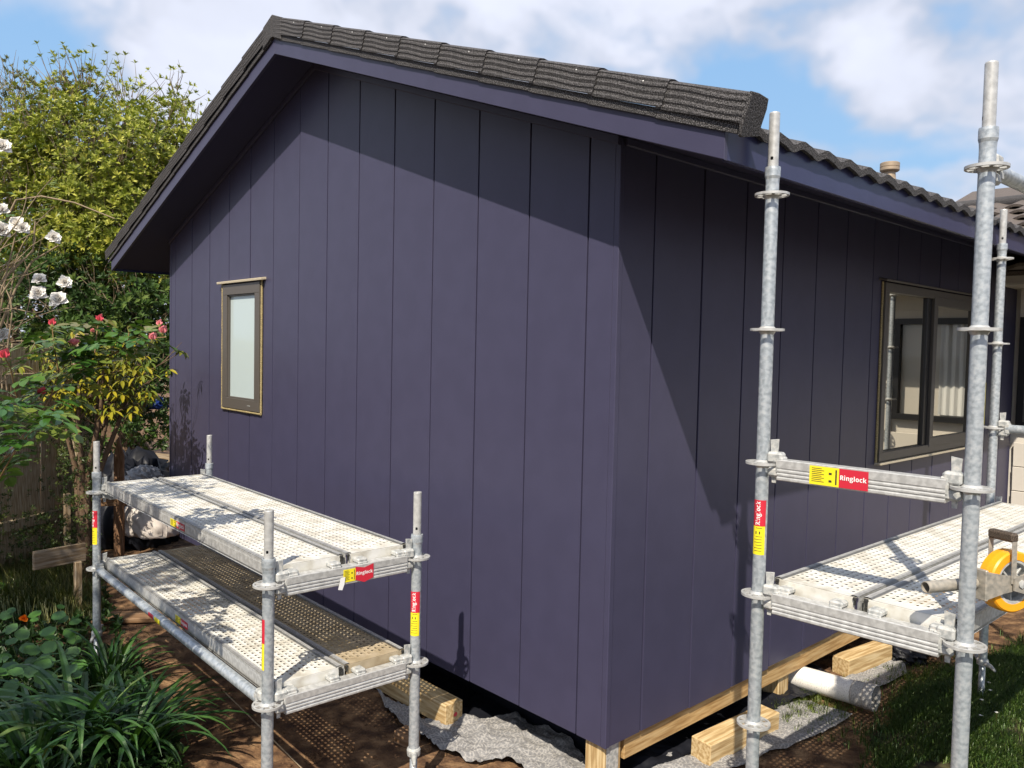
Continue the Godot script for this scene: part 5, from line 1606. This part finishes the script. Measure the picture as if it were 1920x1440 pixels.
func stem_shrub():
	var base := at(158, 1120, 6.9)
	base.y = gh(base.x, base.z)
	var t := thing("yellow_shrub", "multi-stemmed shrub with golden drooping leaves and bare forked trunks", "shrub", base)
	var mb := MB.new()
	var tips := []
	for s in [[100, 690], [150, 690], [185, 700], [215, 690], [255, 700], [130, 720], [195, 660]]:
		var p := at(s[0], s[1], 6.8 + rng.randf_range(-0.3, 0.3)) - base
		var m := p * 0.45 + Vector3(-p.x * 0.25, 0.1, -p.z * 0.2)
		mb.tube([Vector3(rng.randf_range(-0.05, 0.05), -0.1, rng.randf_range(-0.05, 0.05)), m * 0.6, m, p * 0.75 + Vector3(rng.randfn() * 0.03, 0, rng.randfn() * 0.03), p], [0.045, 0.034, 0.026, 0.018, 0.01], 7, false)
		for k in 5: branchy(mb, p * rng.randf_range(0.7, 1.0), (Vector3(rng.randfn(), 0.6, rng.randfn())).normalized(), 0.3, 0.008, 1, tips)
	part("trunk", mb.done(), M.bark, t)
	var lm := MB.new()
	for k in 5:
		var a := TAU * k / 5 + 0.3
		var d := Vector3(cos(a), -0.25, sin(a)).normalized()
		leaf_shape(lm, d * 0.01, d, Vector3.UP, 0.075, 0.028, 0.25, 0.5, 2)
	var xfs := []; var cc := []
	for k in 520:
		var q := at(rng.randf_range(85, 285), 0, 6.8)
		var px := rng.randf_range(85, 290)
		var py := rng.randf_range(640, 770) if rng.randf() < 0.85 else rng.randf_range(750, 800)
		if Vector2((px - 190) / 105.0, (py - 705) / 75.0).length() > 1.05: continue
		q = at(px, py, 6.85 + rng.randf_range(-0.45, 0.45)) - base
		if k % 4 == 0 and tips.size() > 0: q = tips[rng.randi() % tips.size()]
		xfs.append(Transform3D(Basis(Vector3.UP, rng.randf() * TAU).rotated(Vector3(1, 0, 0), rng.randf_range(-0.5, 0.5)).scaled(Vector3.ONE * rng.randf_range(0.7, 1.2)), q))
		var g := rng.randf()
		cc.append(Color(0.32, 0.27, 0.02).lerp(Color(0.08, 0.13, 0.02), g))
	scatter("foliage", lm.done(), M.leaf_glossy, xfs, cc, t)
	# loose creeping growth at its foot, by the fence
	var u := thing("undergrowth_shrub", "tangled small-leaved undergrowth below the paling fence", "shrub", on_ground(60, 1020))
	var um := MB.new(); var utips := []
	for k in 26:
		branchy(um, Vector3(rng.randf_range(-0.5, 0.3), -0.05, rng.randf_range(-0.4, 0.4)), Vector3(rng.randfn() * 0.5, 1.0, rng.randfn() * 0.5).normalized(), rng.randf_range(0.4, 0.75), 0.006, 1, utips, 0.6)
	part("stems", um.done(), M.twig, u)
	var uf := []; var uc := []
	for k in 2000:
		var px := rng.randf_range(-20, 185); var py := rng.randf_range(780, 1060)
		if px < 105 and px > 25 and py < 960 and rng.randf() < 0.85: continue
		var w := at(px, py, rng.randf_range(6.6, 7.3))
		if w.y < gh(w.x, w.z) - 0.02: continue
		uf.append(Transform3D(Basis(Quaternion(Vector3.UP, Vector3(rng.randfn(), 1.0, rng.randfn()).normalized())).scaled(Vector3.ONE * rng.randf_range(0.35, 0.7)), w - u.position))
		uc.append(Color(0.03, 0.06, 0.012).lerp(Color(0.13, 0.16, 0.04), pow(rng.randf(), 2.0)))
	scatter("foliage", cluster_mesh(6, 0.06, 0.022, 12), M.leaf, uf, uc, u)

func rose_leaf_mesh() -> ArrayMesh:
	# a compound leaf of five leaflets
	var mb := MB.new()
	mb.tube([Vector3.ZERO, Vector3(0.05, 0.01, 0), Vector3(0.095, 0.008, 0)], [0.0012], 4, false)
	leaf_shape(mb, Vector3(0.092, 0.008, 0), Vector3(1, -0.05, 0).normalized(), Vector3.UP, 0.058, 0.036, 0.18, 0.15, 4)
	for s in [-1.0, 1.0]:
		leaf_shape(mb, Vector3(0.07, 0.01, 0), Vector3(0.6, 0, 0.8 * s).normalized(), Vector3.UP, 0.05, 0.032, 0.18, 0.15, 4)
		leaf_shape(mb, Vector3(0.035, 0.008, 0), Vector3(0.4, 0, 0.9 * s).normalized(), Vector3.UP, 0.042, 0.028, 0.18, 0.15, 4)
	return mb.done()

func bloom_mesh(open: float, petals: int, r: float, seed_: int) -> ArrayMesh:
	var g := RandomNumberGenerator.new()
	g.seed = seed_
	var mb := MB.new()
	for k in petals:
		var f := float(k) / petals
		var a := k * 2.4 + g.randf() * 0.3
		var tilt := lerpf(0.12, open, f) + g.randf_range(-0.06, 0.06)
		var d := Vector3(cos(a) * sin(tilt), cos(tilt), sin(a) * sin(tilt))
		var up := Vector3(cos(a) * cos(tilt), -sin(tilt), sin(a) * cos(tilt)) * -1.0
		leaf_shape(mb, Vector3(cos(a), 0, sin(a)) * r * 0.05, d, up, r * lerpf(0.8, 1.1, f) * g.randf_range(0.85, 1.1), r * 0.95, 0.35, -0.1 + 0.35 * f, 4)
	return mb.done()

func roses():
	var lm := rose_leaf_mesh()
	var greens := []
	for c in [Color(0.03, 0.085, 0.012), Color(0.06, 0.13, 0.02), Color(0.12, 0.16, 0.03), Color(0.14, 0.13, 0.03)]:
		var m := leaf_mat(Color(0.18, 0.26, 0.03), 0.32)
		m.vertex_color_use_as_albedo = false
		m.albedo_color = c.linear_to_srgb()
		greens.append(m)
	var pink := mat(lin(0.62, 0.06, 0.1), 0.6); var pale := mat(lin(0.75, 0.25, 0.28), 0.6); var whitem := mat(lin(0.9, 0.89, 0.86), 0.7); var budg := mat(lin(0.2, 0.2, 0.05), 0.6)
	for m in [pink, pale, whitem]:
		m.backlight_enabled = true; m.backlight = Color(0.4, 0.35, 0.3)
	# pink rose: canes reaching in from the fence side
	var base := at(-150, 1300, 3.2); base.y = gh(base.x, base.z)
	var t := thing("pink_rose", "rose bush with pink buds and glossy leaves reaching towards the gable wall", "rose bush", base)
	var mb := MB.new()
	var P := func(px: float, py: float, dp: float) -> Vector3: return at(px, py, dp) - base
	var canes := [
		[[-150, 1300, 3.2], [-60, 1000, 3.2], [-10, 880, 3.25], [60, 800, 3.3], [95, 742, 3.35], [160, 690, 3.4], [230, 655, 3.45], [275, 635, 3.45], [312, 632, 3.45]],
		[[-10, 880, 3.25], [40, 830, 3.1], [80, 790, 3.0], [90, 770, 3.0]],
		[[95, 742, 3.35], [110, 700, 3.3], [100, 640, 3.3], [98, 610, 3.3]],
		[[160, 690, 3.4], [178, 660, 3.45], [182, 620, 3.5], [186, 600, 3.5]],
		[[60, 800, 3.3], [30, 740, 3.2], [20, 690, 3.15], [8, 668, 3.1]],
		[[230, 655, 3.45], [240, 640, 3.45], [243, 615, 3.45]],
		[[160, 690, 3.4], [140, 660, 3.35], [128, 640, 3.3]],
		[[-60, 1000, 3.2], [-20, 930, 3.0], [20, 860, 2.9], [45, 820, 2.9]]]
	for cn in canes:
		var pts := []; var rad := []
		for i in cn.size():
			pts.append(P.call(cn[i][0], cn[i][1], cn[i][2])); rad.append(lerpf(0.008 if cn.size() > 6 else 0.004, 0.0018, float(i) / cn.size()))
		mb.tube(pts, rad, 6, false)
	part("canes", mb.done(), M.rose_stem, t)
	var spots := []
	for cn in canes:
		for i in range(1, cn.size()):
			for k in 5:
				var u := rng.randf()
				spots.append([lerpf(cn[i - 1][0], cn[i][0], u), lerpf(cn[i - 1][1], cn[i][1], u), lerpf(cn[i - 1][2], cn[i][2], u)])
	for k in 26: spots.append([rng.randf_range(-10, 110), rng.randf_range(740, 850), rng.randf_range(2.8, 3.2)])
	for k in 16: spots.append([rng.randf_range(60, 200), rng.randf_range(640, 730), rng.randf_range(3.2, 3.5)])
	for s in spots:
		if s[1] > 900: continue
		var p: Vector3 = P.call(s[0], s[1], s[2])
		var a := rng.randf() * TAU
		var bs := Basis(Vector3.UP, a) * Basis(Vector3(0, 0, 1), rng.randf_range(-0.5, 0.4)) * Basis(Vector3(1, 0, 0), rng.randf_range(-0.6, 0.6))
		part("leaf", lm, greens[rng.randi() % 4 if s[0] > 180 else rng.randi() % 3], t, Transform3D(bs.scaled(Vector3.ONE * rng.randf_range(0.75, 1.3)), p))
	var bud := bloom_mesh(0.3, 7, 0.034, 3)
	var half := bloom_mesh(0.75, 12, 0.036, 5)
	for f in [[187, 598, 3.5, 0, 1.0], [98, 605, 3.3, 0, 0.9], [305, 620, 3.45, 1, 1.1], [286, 632, 3.4, 1, 1.0], [299, 605, 3.45, 1, 0.8], [78, 735, 3.25, 0, 1.0], [8, 667, 3.1, 0, 1.2], [117, 641, 3.3, 1, 0.8], [138, 642, 3.3, 2, 0.9], [173, 618, 3.45, 1, 0.6], [201, 612, 3.5, 1, 0.6], [243, 614, 3.45, 3, 0.7], [224, 620, 3.45, 3, 0.6]]:
		var p: Vector3 = P.call(f[0], f[1] + 6, f[2])
		part("rose_bud", half if f[3] == 2 else bud, [pink, pale, pale, budg][f[3]], t, Transform3D(Basis(Vector3(0, 0, 1), rng.randf_range(-0.5, 0.3)).scaled(Vector3.ONE * f[4]), p))
		var sm := MB.new()
		sm.lathe([Vector2(0.0, -0.012), Vector2(0.006, -0.006), Vector2(0.0075, 0.002), Vector2(0.004, 0.012)], 8)
		part("calyx", sm.done(), budg, t, Transform3D(Basis(), p))
	# white climbing rose, thin tangled canes
	base = at(-220, 1150, 3.9); base.y = gh(base.x, base.z)
	var w := thing("white_rose", "climbing rose with white double flowers and thin tangled canes", "rose bush", base)
	var wm := MB.new()
	for k in 34:
		var x0 := rng.randf_range(-120, 20); var y0 := rng.randf_range(620, 760)
		var x1 := rng.randf_range(-20, 130); var y1 := rng.randf_range(330, 640)
		var dp := rng.randf_range(3.7, 4.3)
		var pts := []; var rad := []
		for i in 9:
			var u := i / 8.0
			pts.append(P2(base, lerpf(x0, x1, u) + 18 * sin(u * 5 + k), lerpf(y0, y1, sqrt(u)) + 14 * cos(u * 6 + k * 2), dp)); rad.append(lerpf(0.0045, 0.0014, u))
		wm.tube(pts, rad, 4, false)
	for cn in [[[-220, 1150], [-150, 800], [-60, 560], [30, 375], [78, 368], [140, 380], [215, 410]], [[-60, 700], [10, 520], [62, 470], [66, 415]], [[-60, 760], [30, 540], [60, 490], [110, 460]], [[-220, 1150], [-120, 760], [-60, 720]]]:
		var pts := []; var rad := []
		for i in cn.size():
			pts.append(P2(base, cn[i][0], cn[i][1], 3.9)); rad.append(lerpf(0.008, 0.002, float(i) / cn.size()))
		wm.tube(pts, rad, 5, false)
	part("canes", wm.done(), M.twig, w)
	for k in 70:
		var px := rng.randf_range(-20, 110); var py := rng.randf_range(300, 640)
		part("leaf", lm, greens[1 + rng.randi() % 3], w, Transform3D((Basis(Vector3.UP, rng.randf() * TAU) * Basis(Vector3(0, 0, 1), rng.randf_range(-0.5, 0.5))).scaled(Vector3.ONE * rng.randf_range(0.35, 0.65)), P2(base, px, py, rng.randf_range(3.8, 4.2))))
	var wb := bloom_mesh(1.35, 34, 0.036, 11)
	for f in [[4, 276], [32, 420], [42, 428], [100, 446], [2, 432], [74, 524], [121, 530], [72, 551], [110, 563], [5, 630], [3, 395]]:
		var p: Vector3 = P2(base, f[0], f[1], 3.85)
		var out := (CAM - (p + base)).normalized()
		var q := Quaternion(Vector3.UP, (out + Vector3(rng.randfn() * 0.3, 0.5, rng.randfn() * 0.3)).normalized())
		part("white_flower", wb, whitem, w, Transform3D(Basis(q).scaled(Vector3.ONE * rng.randf_range(0.85, 1.15)), p))

func P2(base: Vector3, px: float, py: float, dp: float) -> Vector3:
	return at(px, py, dp) - base

func strap_mesh(len: float, wid: float, arch: float, seed_: int) -> ArrayMesh:
	var r := RandomNumberGenerator.new()
	r.seed = seed_
	var mb := MB.new()
	var n := 9
	var prev: Array = []
	var p := Vector3.ZERO
	var ang := 1.25
	var tw := r.randf_range(-0.5, 0.5)
	for i in n + 1:
		var t := float(i) / n
		var w := wid * 0.5 * (0.55 + 0.9 * t if t < 0.4 else 0.91 * (1.0 - pow((t - 0.4) / 0.6, 2.5)) + 0.02)
		var d := Vector3(cos(ang), sin(ang), 0)
		var nn := Vector3(-sin(ang), cos(ang), 0)
		var s := (Vector3(0, 0, 1) + nn * tw * t).normalized()
		var row := [p - s * w + nn * w * 0.35, p, p + s * w + nn * w * 0.35, nn, s]
		if prev.size():
			var n1: Vector3 = nn + s * 0.35; var n2: Vector3 = nn - s * 0.35
			mb.squad(prev[0], prev[1], row[1], row[0], n1.normalized(), n1.normalized(), n1.normalized(), n1.normalized())
			mb.squad(prev[1], prev[2], row[2], row[1], n2.normalized(), n2.normalized(), n2.normalized(), n2.normalized())
		prev = row
		p += d * len / n
		ang -= arch / n * (0.6 + 0.8 * t)
	return mb.done()

func beds():
	# strap-leaved clumps
	var straps := []
	for k in 6: straps.append(strap_mesh(0.46 + 0.06 * k, 0.036, 1.7 + 0.25 * (k % 3), k))
	var greens := []
	for c in [Color(0.016, 0.055, 0.012), Color(0.028, 0.08, 0.016), Color(0.045, 0.11, 0.022), Color(0.09, 0.14, 0.03)]:
		var m := leaf_mat(Color(0.16, 0.26, 0.04), 0.45)
		m.vertex_color_use_as_albedo = false
		m.albedo_color = c.linear_to_srgb()
		greens.append(m)
	var ks := [[245, 1400, 105, 0.95, "large arching strap-leaved clump spilling over the soil beside the low scaffold"], [150, 1400, 80, 1.0, "strap-leaved clump growing between the nasturtium leaves and the largest clump"], [290, 1330, 45, 0.75, "smaller strap-leaved clump at the edge of the bare soil"], [205, 1250, 45, 0.75, "thin strap-leaved clump in the shade behind the larger clumps"], [60, 1440, 50, 0.9, "strap-leaved clump under the round nasturtium leaves"]]
	for q in ks:
		var p := on_ground(q[0], q[1] + 20, -0.24)
		var t := thing("strap_leaf_plant", q[4], "plant", Vector3(p.x, gh(p.x, p.z) - 0.01, p.z), "strap-leaved plants in the bed")
		for k in q[2]:
			var a := rng.randf() * TAU
			var o := Vector3(cos(a), 0, sin(a)) * rng.randf_range(0.0, 0.1)
			var bs := Basis(Vector3.UP, -a + rng.randf_range(-0.5, 0.5)) * Basis(Vector3(0, 0, 1), rng.randf_range(-0.25, 0.35))
			part("leaf", straps[rng.randi() % 6], greens[mini(3, int(pow(rng.randf(), 1.5) * 3.4))], t, Transform3D(bs.scaled(Vector3.ONE * q[3] * rng.randf_range(0.65, 1.1)), o))
	# nasturtium: round leaves on stalks, one orange flower
	var nm := MB.new()
	var N := 18
	for k in N:
		var a := TAU * k / N; var b := TAU * (k + 1) / N
		var ra := 1.0 + 0.05 * sin(a * 5); var rb := 1.0 + 0.05 * sin(b * 5)
		var p0 := Vector3(cos(a) * ra, 0.1 + 0.05 * sin(a * 7), sin(a) * ra); var p1 := Vector3(cos(b) * rb, 0.1 + 0.05 * sin(b * 7), sin(b) * rb)
		var h0 := p0 * 0.55 + Vector3(0, -0.02, 0); var h1 := p1 * 0.55 + Vector3(0, -0.02, 0)
		nm.tri(Vector3.ZERO, h0, h1, Vector3.UP); nm.squad(h0, p0, p1, h1, Vector3.UP, (Vector3.UP - p0 * 0.2).normalized(), (Vector3.UP - p1 * 0.2).normalized(), Vector3.UP)
	var disc := nm.done()
	var nb := on_ground(20, 1420, -0.24)
	var nt := thing("nasturtium", "nasturtium with round leaves and one orange flower beside the strap-leaved plants", "plant", Vector3(nb.x, gh(nb.x, nb.z), nb.z))
	var pale := leaf_mat(Color(0.3, 0.45, 0.05), 0.4)
	pale.vertex_color_use_as_albedo = false
	pale.albedo_color = Color(0.06, 0.15, 0.025).linear_to_srgb()
	var sm := MB.new()
	var fixed := [[85, 1272, 3.3, 0.062], [18, 1345, 2.95, 0.058], [58, 1365, 3.0, 0.04], [12, 1302, 3.1, 0.05], [40, 1258, 3.4, 0.05], [100, 1310, 3.2, 0.05], [8, 1240, 3.4, 0.055], [60, 1220, 3.6, 0.05], [20, 1180, 3.7, 0.05], [30, 1410, 2.9, 0.05], [75, 1400, 3.0, 0.045], [0, 1395, 2.9, 0.04], [25, 1128, 4.0, 0.05], [60, 1110, 4.2, 0.045], [110, 1155, 4.0, 0.045], [5, 1100, 4.1, 0.05], [90, 1185, 3.8, 0.05], [140, 1200, 3.8, 0.045]]
	for k in 46: fixed.append([rng.randf_range(-15, 150), rng.randf_range(1080, 1290), rng.randf_range(3.4, 4.3), rng.randf_range(0.025, 0.05)])
	for q in fixed:
		var g0 := on_ground(q[0], q[1], -0.25)
		var p := g0.lerp(CAM, (0.06 + 0.16 * rng.randf()) / (CAM.y + 0.25))
		var g := gh(p.x, p.z)
		var lp: Vector3 = p - nt.position
		var tilt := Basis(Quaternion(Vector3.UP, (Vector3.UP + (CAM - p).normalized() * 0.5 + Vector3(rng.randfn(), 0, rng.randfn()) * 0.25).normalized()))
		part("leaf", disc, pale if rng.randf() < 0.35 else greens[1 + rng.randi() % 2], nt, Transform3D((tilt * Basis(Vector3.UP, rng.randf() * TAU)).scaled(Vector3.ONE * q[3]), lp))
		var root := Vector3(lp.x + rng.randf_range(-0.1, 0.1), g - nt.position.y - 0.01, lp.z + rng.randf_range(-0.1, 0.1))
		sm.tube([root, (root + lp) / 2 + Vector3(0.02, 0.03, 0), lp], [0.002], 4, false)
	part("stalks", sm.done(), greens[3], nt)
	var om := mat(lin(0.85, 0.22, 0.01), 0.5)
	om.backlight_enabled = true; om.backlight = Color(0.5, 0.2, 0.02)
	var fw := on_ground(45, 1160, -0.25).lerp(CAM, 0.1)
	var fp := fw - nt.position
	part("orange_flower", bloom_mesh(1.15, 7, 0.034, 2), om, nt, Transform3D(Basis(Quaternion(Vector3.UP, ((CAM - fw).normalized() + Vector3(0, 0.2, 0)).normalized())), fp))
	# long grass between the bed and the profile board
	var xf := []; var cc := []
	for k in 1500:
		var px := rng.randf_range(-10, 190); var py := rng.randf_range(1060, 1170)
		var p := on_ground(px, py, -0.26)
		var s := rng.randf_range(1.5, 4.5) * (1.0 if px < 150 else 0.6)
		xf.append(Transform3D(Basis(Vector3.UP, rng.randf() * TAU).scaled(Vector3(s * 0.8, s, s * 0.8)), Vector3(p.x, gh(p.x, p.z), p.z)))
		cc.append(Color(0.06, 0.1, 0.02).lerp(Color(0.24, 0.23, 0.08), rng.randf()))
	var g := scatter("long_grass", tuft_mesh(5, 0.075, 0.0018), M.leaf, xf, cc, self)
	tag(g, "long straw-tipped grass between the strap-leaved bed and the profile board", "grass", "", "stuff")
	# low ground cover under the bed plants
	xf = []; cc = []
	for k in 2600:
		var px := rng.randf_range(-60, 400); var py := rng.randf_range(1090, 1500)
		if px > 260 + (py - 1250) * 0.45 or px > 380: continue
		var p := on_ground(px, py, -0.26)
		xf.append(Transform3D(Basis(Quaternion(Vector3.UP, Vector3(rng.randfn() * 0.5, 1, rng.randfn() * 0.5).normalized())).scaled(Vector3.ONE * rng.randf_range(0.5, 1.1)), Vector3(p.x, gh(p.x, p.z) + rng.randf() * 0.08, p.z)))
		cc.append(Color(0.015, 0.045, 0.01).lerp(Color(0.05, 0.1, 0.02), rng.randf()))
	var gc := scatter("ground_cover", cluster_mesh(6, 0.07, 0.03, 14, 1.0), M.leaf, xf, cc, self)
	tag(gc, "dark leafy ground cover filling the garden bed under the strap-leaved plants", "ground cover", "", "stuff")
